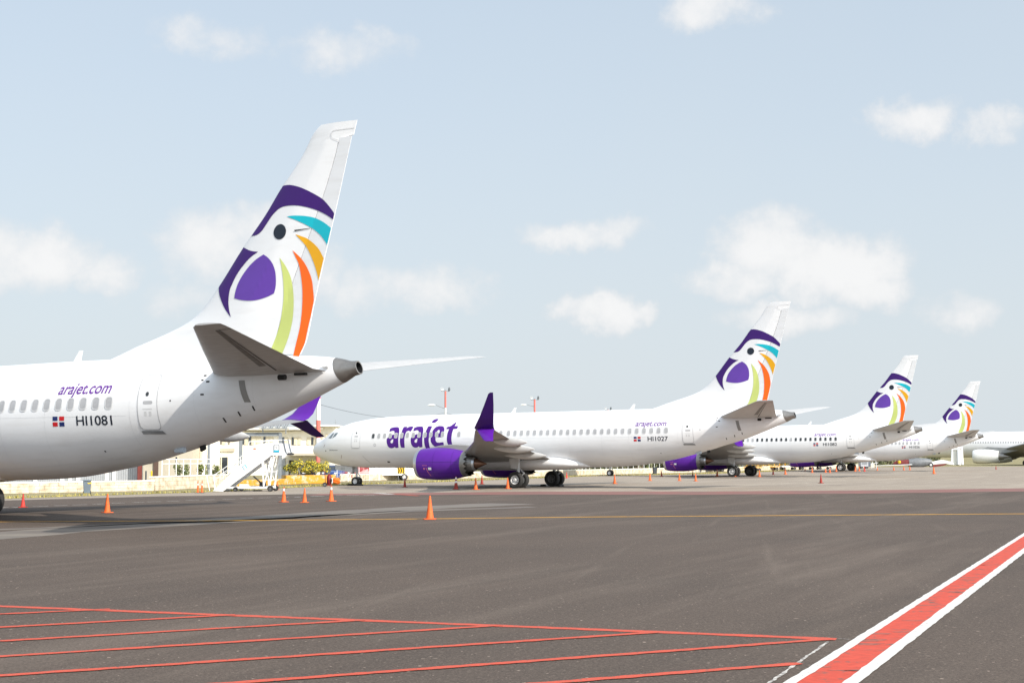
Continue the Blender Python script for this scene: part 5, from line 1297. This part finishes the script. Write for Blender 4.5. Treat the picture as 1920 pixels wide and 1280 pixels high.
# ------------------------------------------------------------------ wheeled extinguisher and tarp bundle beside the kerb wall
q = G(614, 912); ex = thing('wheeled_extinguisher', 'dark red wheeled fire extinguisher standing by the yellow kerb wall', 'fire extinguisher', (q.x, q.y, 0), R(8), None)
mb = MB(); mb.lathe([(.14,.02),(.16,.15),(.22,.18),(.74,.18),(.84,.12),(.88,.05),(.94,.05)], (.12, 0, 0), 'z', 20); mb.build('cylinder', MAT['machred'], ex, smooth=True)
mb = MB()
for y in (-.18, .18): mb.path([(.32,y,.10),(-.12,y,.12),(-.22,y,1.15),(-.34,y,1.2)], .025)
mb.tube((-.34,-.18,1.2),(-.34,.18,1.2),.025); mb.tube((-.2,-.18,.85),(-.2,.18,.85),.02); mb.box((.1,0,.10),(.5,.4,.05)); mb.tube((-.2,-.27,.16),(-.2,.27,.16),.02); mb.build('frame', MAT['machred'], ex)
for y in (-.27, .27): wheel('wheel', ex, (-.2, y, .16), .16, .07, MAT['rim_dark'])
mb = MB(); pts = [(.26+.05*math.cos(t*.9), -.20+.01*math.sin(t), .45+.16*math.sin(t*.9)) for t in range(16)]; mb.path(pts, .025); mb.build('hose', MAT['black'], ex)
mb = MB(); mb.box((.33, -.15, .45), (.10, .02, .36)); mb.build('tag_plate', MAT['plainwhite'], ex)
q = G(630, 907.5); mb = MB(); rnd = random.Random(5); rings = []
for k in range(9):
    s = k/8; r = .34*math.sin(math.pi*(.12+.80*s))**.6
    rings.append([(q.x+(r*(1+.15*math.sin(3*t+k)))*math.cos(t), q.y+(r*(1+.12*math.cos(2*t+k*1.7)))*math.sin(t), .005+.52*s) for t in [2*math.pi*i/18 for i in range(18)]])
mb.loft(rings, 0, True, True); tag(mb.build('tarp_bundle', MAT['bagorange'], smooth=True), 'bright orange tarpaulin bundle on the grass right of the wheeled extinguisher', 'bundle')

# ------------------------------------------------------------------ ground equipment far right
def cart(name, label, loc, rz, L_, W2, m, group, tall=.45):
    t = thing(name, label, 'baggage cart', loc, rz, group)
    mb = MB(); mb.box((0, 0, .52), (L_, W2, .10)); mb.build('deck', m, t)
    mb = MB()
    for x in (-L_/2+.05, L_/2-.05):
        for y in (-W2/2+.04, W2/2-.04): mb.tube((x, y, .55), (x, y, .55+tall), .03)
        mb.tube((x, -W2/2+.04, .55+tall), (x, W2/2-.04, .55+tall), .03)
    for y in (-W2/2+.04, W2/2-.04):
        for i in range(6): mb.tube((-L_/2+.05+(L_-.1)*i/6, y, .57), (-L_/2+.05+(L_-.1)*(i+1)/6, y, .57+(.16 if i % 2 else .02)), .02)
    mb.tube((-L_/2, 0, .48), (-L_/2-.8, 0, .35), .03); mb.build('frame', m, t)
    for x in (-L_*.33, L_*.33):
        for y in (-W2*.42, W2*.42): wheel('wheel', t, (x, y, .22), .22, .12, MAT['rim_dark'])
    return t
Yc = 186
for i, (u, m, lb) in enumerate([(1268, 'black', 'dark baggage cart under the inlet of the second purple engine'), (1300, 'black', 'second dark baggage cart under the purple engine'), (1333, 'cartyellow', 'yellow baggage cart left of the orange cone before the wheels'), (1362, 'cartyellow', 'yellow baggage cart touching the dark-windowed airliner wheels'), (1412, 'cartyellow', 'yellow baggage cart right of the dark-windowed airliner wheels')]):
    p = D(u, 885, Yc+i*3); cart('baggage_cart', lb, (p.x, p.y, 0), R(12), 2.3, 1.3, MAT[m], 'baggage carts behind the second engine', tall=.12)
for i, (u, lb) in enumerate([(1445, 'flat cart beyond the faded pole, left end of the row'), (1478, 'flat white cart in the middle of the low row'), (1512, 'flat cart below the third purple engine'), (1545, 'flat cart at the right end of the low row')]):
    p = D(u, 882, 212+i*3); cart('baggage_cart', lb, (p.x, p.y, 0), R(8), 2.5, 1.4, MAT['plainwhite' if i % 2 else 'cartyellow'], 'low flat carts under the third airliner', tall=.05)
p = D(1619, 880, 232); gp = thing('ground_power_unit', 'grey ground power box right of the smallest parrot airliner wheels', 'power unit', (p.x, p.y, 0), R(5))
mb = MB(); mb.box((0, 0, .95), (1.35, 1.2, 1.3)); mb.build('body', MAT['greywall'], gp, bevel=.06)
mb = MB(); mb.box((0, -.61, 1.05), (.9, .03, .7)); 
for i in range(7): mb.box((0, -.635, .78+i*.09), (.85, .02, .03))
mb.build('grille', MAT['steelgrey'], gp)
mb = MB(); mb.box((.95, 0, .7), (.4, .8, .9)); mb.build('cabinet', MAT['signdark'], gp, bevel=.04)
for x in (-.45, .45):
    for y in (-.5, .5): wheel('wheel', gp, (x, y, .2), .2, .12, MAT['rim_dark'])
p = D(1640, 880, 236); mb = MB()
for x in (-.5, .35): mb.tube((x, 0, 0), (x*.5, 0, 1.7), .05)
mb.tube((-.6, 0, .8), (.6, 0, .95), .05); mb.tube((-.3, 0, 1.3), (.3, 0, 1.3), .04); mb.tube((-.25, 0, 1.6), (-1.1, 0, .75), .05); mb.v = [(a+p.x, b+p.y, c_) for a, b, c_ in mb.v]
tag(mb.build('tow_frame', MAT['plainwhite']), 'white tubular tow frame at the left tip of the white wing', 'tow frame')
# derelict aircraft
p = D(1715, 880, 262); da = thing('derelict_aircraft', 'derelict grey and dark red propeller aircraft with a long white wing', 'aircraft', (p.x, p.y, 0), R(-4))
k = 262/FPX
def dx(u): return (u-1715)*k
def dz(v): return CAM_H-(v-853.7)*k
mb = MB(); rings = []
for u, v, hz, w in [(1676,868,.15,.15),(1682,867,.38,.4),(1695,866.5,.52,.55),(1706,866.5,.62,.65)]: rings.append([(dx(u), w*math.cos(t), dz(v)+hz*math.sin(t)) for t in [2*math.pi*i/20 for i in range(20)]])
mb.loft(rings, 0, True, True); mb.build('nose', MAT['planered'], da, smooth=True)
mb = MB(); rings = []
for u, v, hz, w in [(1704,867,.68,.7),(1712,867,.88,.8),(1725,867,.92,.8),(1738,866,.72,.7),(1746,866,.5,.5)]: rings.append([(dx(u), w*math.cos(t), dz(v)+hz*math.sin(t)) for t in [2*math.pi*i/20 for i in range(20)]])
mb.loft(rings, 0, True, True); mb.build('fuselage', MAT['planegrey'], da, smooth=True)
mb = MB(); mb.lathe([(-.25,.02),(-.1,.22),(.15,.3),(.3,.3)], (dx(1686), -.75, dz(865.5)), 'y', 16); mb.build('spinner', MAT['yellowlabel'], da, smooth=True)
mb = MB(); wing_loft(mb, [(-7.5, -.3, .35, dz(872.5), .14), (0, -.4, .8, dz(870.5), .14)], 0); mb.v = [(y*1.0+dx(1708), x-.9, z) for x, y, z in mb.v]; mb.build('wing', MAT['plainwhite'], da, smooth=True)
mb = MB(); mb.prism([(dx(1740),dz(864.5)),(dx(1783),dz(864.5)),(dx(1776),dz(868)),(dx(1742),dz(871))], -.12, .12, 0, Matrix.Rotation(R(90), 4, 'X')); mb.build('tail_boom', MAT['plainwhite'], da, bevel=.04)
mb = MB(); mb.prism([(dx(1743),dz(871.3)),(dx(1776),dz(868.3)),(dx(1768),dz(872.5)),(dx(1750),dz(875))], -.10, .10, 0, Matrix.Rotation(R(90), 4, 'X')); mb.build('tail_fairing', MAT['planered'], da, bevel=.03)
wheel('wheel', da, (dx(1744), -.5, .42), .42, .22, MAT['rim_white'])
mb = MB(); mb.tube((dx(1744), -.4, .42), (dx(1742), -.1, dz(868)), .06); mb.tube((dx(1720), 0, .0), (dx(1722), 0, dz(871)), .3); mb.build('strut', MAT['black'], da)

# ------------------------------------------------------------------ plain white wide-body jet, far right
def make_widebody(loc, yaw):
    root = thing('widebody_jet', 'plain white wide-body jet cut off by the right edge, no tail emblem', 'airliner', loc, -yaw)
    T = pchip([0,.3,1,2,3.5,5.5,8,45,60],[4.0,4.6,5.3,6.0,6.8,7.4,7.65,7.65,7.4]); B_ = pchip([0,.3,1,2,3.5,5.5,8,42,60],[3.9,3.3,2.9,2.55,2.2,2.0,1.95,1.95,5.2]); Wd = pchip([0,.3,1,2,3.5,5.5,8,44,60],[.05,.6,1.2,1.75,2.3,2.7,2.82,2.82,.8])
    mb = MB(); rings = []
    for x in list(np.arange(0,8,.5))+list(np.arange(8,60.1,2)):
        t, b, w = T(x), B_(x), Wd(x); rings.append([(x, w*math.sin(2*math.pi*i/48), (t+b)/2+(t-b)/2*math.cos(2*math.pi*i/48)) for i in range(48)])
    mb.loft(rings, 0, True, True); mb.build('fuselage', MAT['white'], root, smooth=True)
    def side(x, z):
        t, b, w = T(x), B_(x), Wd(x); q = ((z-(t+b)/2)/((t-b)/2)); return (x, -(w*math.sqrt(max(0, 1-q*q))+.02), z)
    for i in range(44):
        x = 13.2+i*.533
        if 16.2 < x < 17.2: continue
        decal([(rrect(x, 5.25, .26, .38, .11), [tuple(range(20))], 0)], side, .3).build('window', MAT['pane'], root, fix=False)
    for sd in (-1, 1):
        mb = MB(); wing_loft(mb, [(1.5*sd,20.0,33.0,2.5,.12),(2.8*sd,21.2,32.6,2.7,.12),(10*sd,26.2,33.8,3.9,.11),(28*sd,40.5,43.5,6.8,.10)], 0); mb.build('wing', MAT['grey_under'], root, smooth=True)
        mb = MB(); ye = 9.4*sd
        mb.lathe([(19.0,1.30),(19.2,1.42),(20,1.55),(21.5,1.58),(23,1.45),(24.4,1.20),(24.4,1.05),(23.4,.95)], (0, ye, 2.15), 'x', 40)
        mb.lathe([(19.0,1.30),(19.1,1.22),(20.2,1.2),(20.21,.02)], (0, ye, 2.15), 'x', 40, 1)
        e = mb.build('engine', [MAT['plainwhite'], MAT['steel']], root, smooth=True)
        mb = MB(); mb.lathe([(23.6,.95),(25.4,.62),(25.4,.5),(26.6,.05)], (0, ye, 2.15), 'x', 32); mb.build('core_nozzle', MAT['exhaust'], e, smooth=True)
        mb = MB(); mb.prism([(20.5,3.6),(22,4.2),(26,4.0),(29,3.6),(26,2.9),(24,2.8)], -.2, .2, 0, Matrix.Translation((0, ye, 0)) @ Matrix.Rotation(R(90), 4, 'X')); mb.build('pylon', MAT['steel'], e, bevel=.05)
        mb = MB(); yg = 5.3*sd; mb.tube((30.2, yg, .7), (30.0, yg*.95, 3.2), .20, .26, 12); mb.tube((29.4, yg, .7), (31.0, yg, .7), .12); mb.box((29.8, yg-.6*sd, 2.4), (1.6, .08, 1.6))
        for x in (29.4, 31.0): mb.tube((x, yg-.6, .7), (x, yg+.6, .7), .08)
        g = mb.build('main_gear', MAT['strut'], root, smooth=True)
        for x in (29.4, 31.0):
            for q in (-.6, .6): wheel('wheel', g, (x, yg+q, .7), .7, .5, MAT['rim_dark'])
        for yf in (6.5, 12.5):
            mb = MB(); rings = []
            xe = 35.5 if yf < 10 else 36.5
            for i in range(9):
                s = i/8; r = math.sin(math.pi*min(max(s,.02),.985))**.6
                rings.append([(xe-5+5*s, yf*sd+.3*r*math.cos(t), (2.9 if yf < 10 else 3.6)+.5*r*math.sin(t)) for t in [2*math.pi*j/14 for j in range(14)]])
            mb.loft(rings, 0, True, True); mb.build('flap_fairing', MAT['plainwhite'], root, smooth=True)
    return root
make_widebody((88.5, 322, -.25), .485)
def slide(name, label, u, v0, v1, Y, w, lean, n=1):
    a, b = D(u, v1, Y), D(u+lean, v0, Y); t = thing(name, label, 'evacuation slide', (a.x, a.y, 0), 0, 'white evacuation slides')
    top = Vector((b.x-a.x, 1.6, b.z)); bot = Vector((0, 0, .1))
    for s in (-1, 1): mb = MB(); mb.tube(bot+Vector((s*w/2, -.1, 0)), top+Vector((s*w/2, -.1, 0)), .24, .22, 14); mb.build('side_tube', MAT['plainwhite'], t, smooth=True)
    mb = MB(); mb.add([bot+Vector((-w/2,0,0)), bot+Vector((w/2,0,0)), top+Vector((w/2,0,0)), top+Vector((-w/2,0,0))], [(0,1,2,3)]); mb.build('lane', MAT['cream'], t)
    mb = MB(); mb.tube(top+Vector((-w/2-.2,-.05,.1)), top+Vector((w/2+.2,-.05,.1)), .24, .24, 14); mb.build('head_tube', MAT['plainwhite'], t, smooth=True)
    return t
slide('evacuation_slide', 'wide white inflated evacuation slide standing against the plain white jet', 1790, 843, 878, 300, 1.25, 5)
slide('evacuation_slide', 'narrow white evacuation slide just right of the wide one', 1801, 840, 878, 299, .8, 3)
p = D(1765, 880, 296); mb = MB(); rings = []
for i in range(9):
    s = i/8; r = math.sin(math.pi*min(max(s,.05),.95))**.5; rings.append([(p.x-2.6+5.2*s, p.y+.8*r*math.cos(t), .02+.62*r+.6*r*math.sin(t)*(.8+.2*s)) for t in [2*math.pi*j/14 for j in range(14)]])
mb.loft(rings, 0, True, True); tag(mb.build('deflated_slide', MAT['plainwhite'], smooth=True), 'deflated white slide heaped on the ground left of the standing slides', 'evacuation slide')

# ------------------------------------------------------------------ wheel chocks
ck = None
for i, (k, x, y, lb) in enumerate([(1, 4.62, -.25, 'black wheel chock behind the nose wheel of the lettered airliner'), (1, 3.80, -.25, 'black wheel chock before the nose wheel of the lettered airliner'),
        (1, 20.22, -2.9, 'black chock behind the port main wheels of the lettered airliner'), (1, 20.22, 2.4, 'black chock behind the starboard main wheels of the lettered airliner'), (1, 18.80, 2.4, 'black chock before the starboard main wheels of the lettered airliner'),
        (2, 20.22, -2.9, 'black chock behind the port wheels of the dark-windowed airliner'), (3, 20.22, -2.9, 'black chock behind the port wheels of the smallest parrot airliner')]):
    if ck is None:
        mb = MB(); mb.prism([(-.12, 0), (.12, 0), (.04, .15), (-.04, .15)], -.34, .34, 0, Matrix.Rotation(R(90), 4, 'X')); o = ck = mb.build('wheel_chock', MAT['rubber'], bevel=.02)
    else: o = ck.copy(); C.objects.link(o)
    _, _, lo, ya, *_r = planes[k]
    o.location = (lo[0]+x*math.cos(ya)+y*math.sin(ya), lo[1]-x*math.sin(ya)+y*math.cos(ya), .005); o.rotation_euler = (0, 0, -ya)
    tag(o, lb, 'wheel chock', 'wheel chocks')
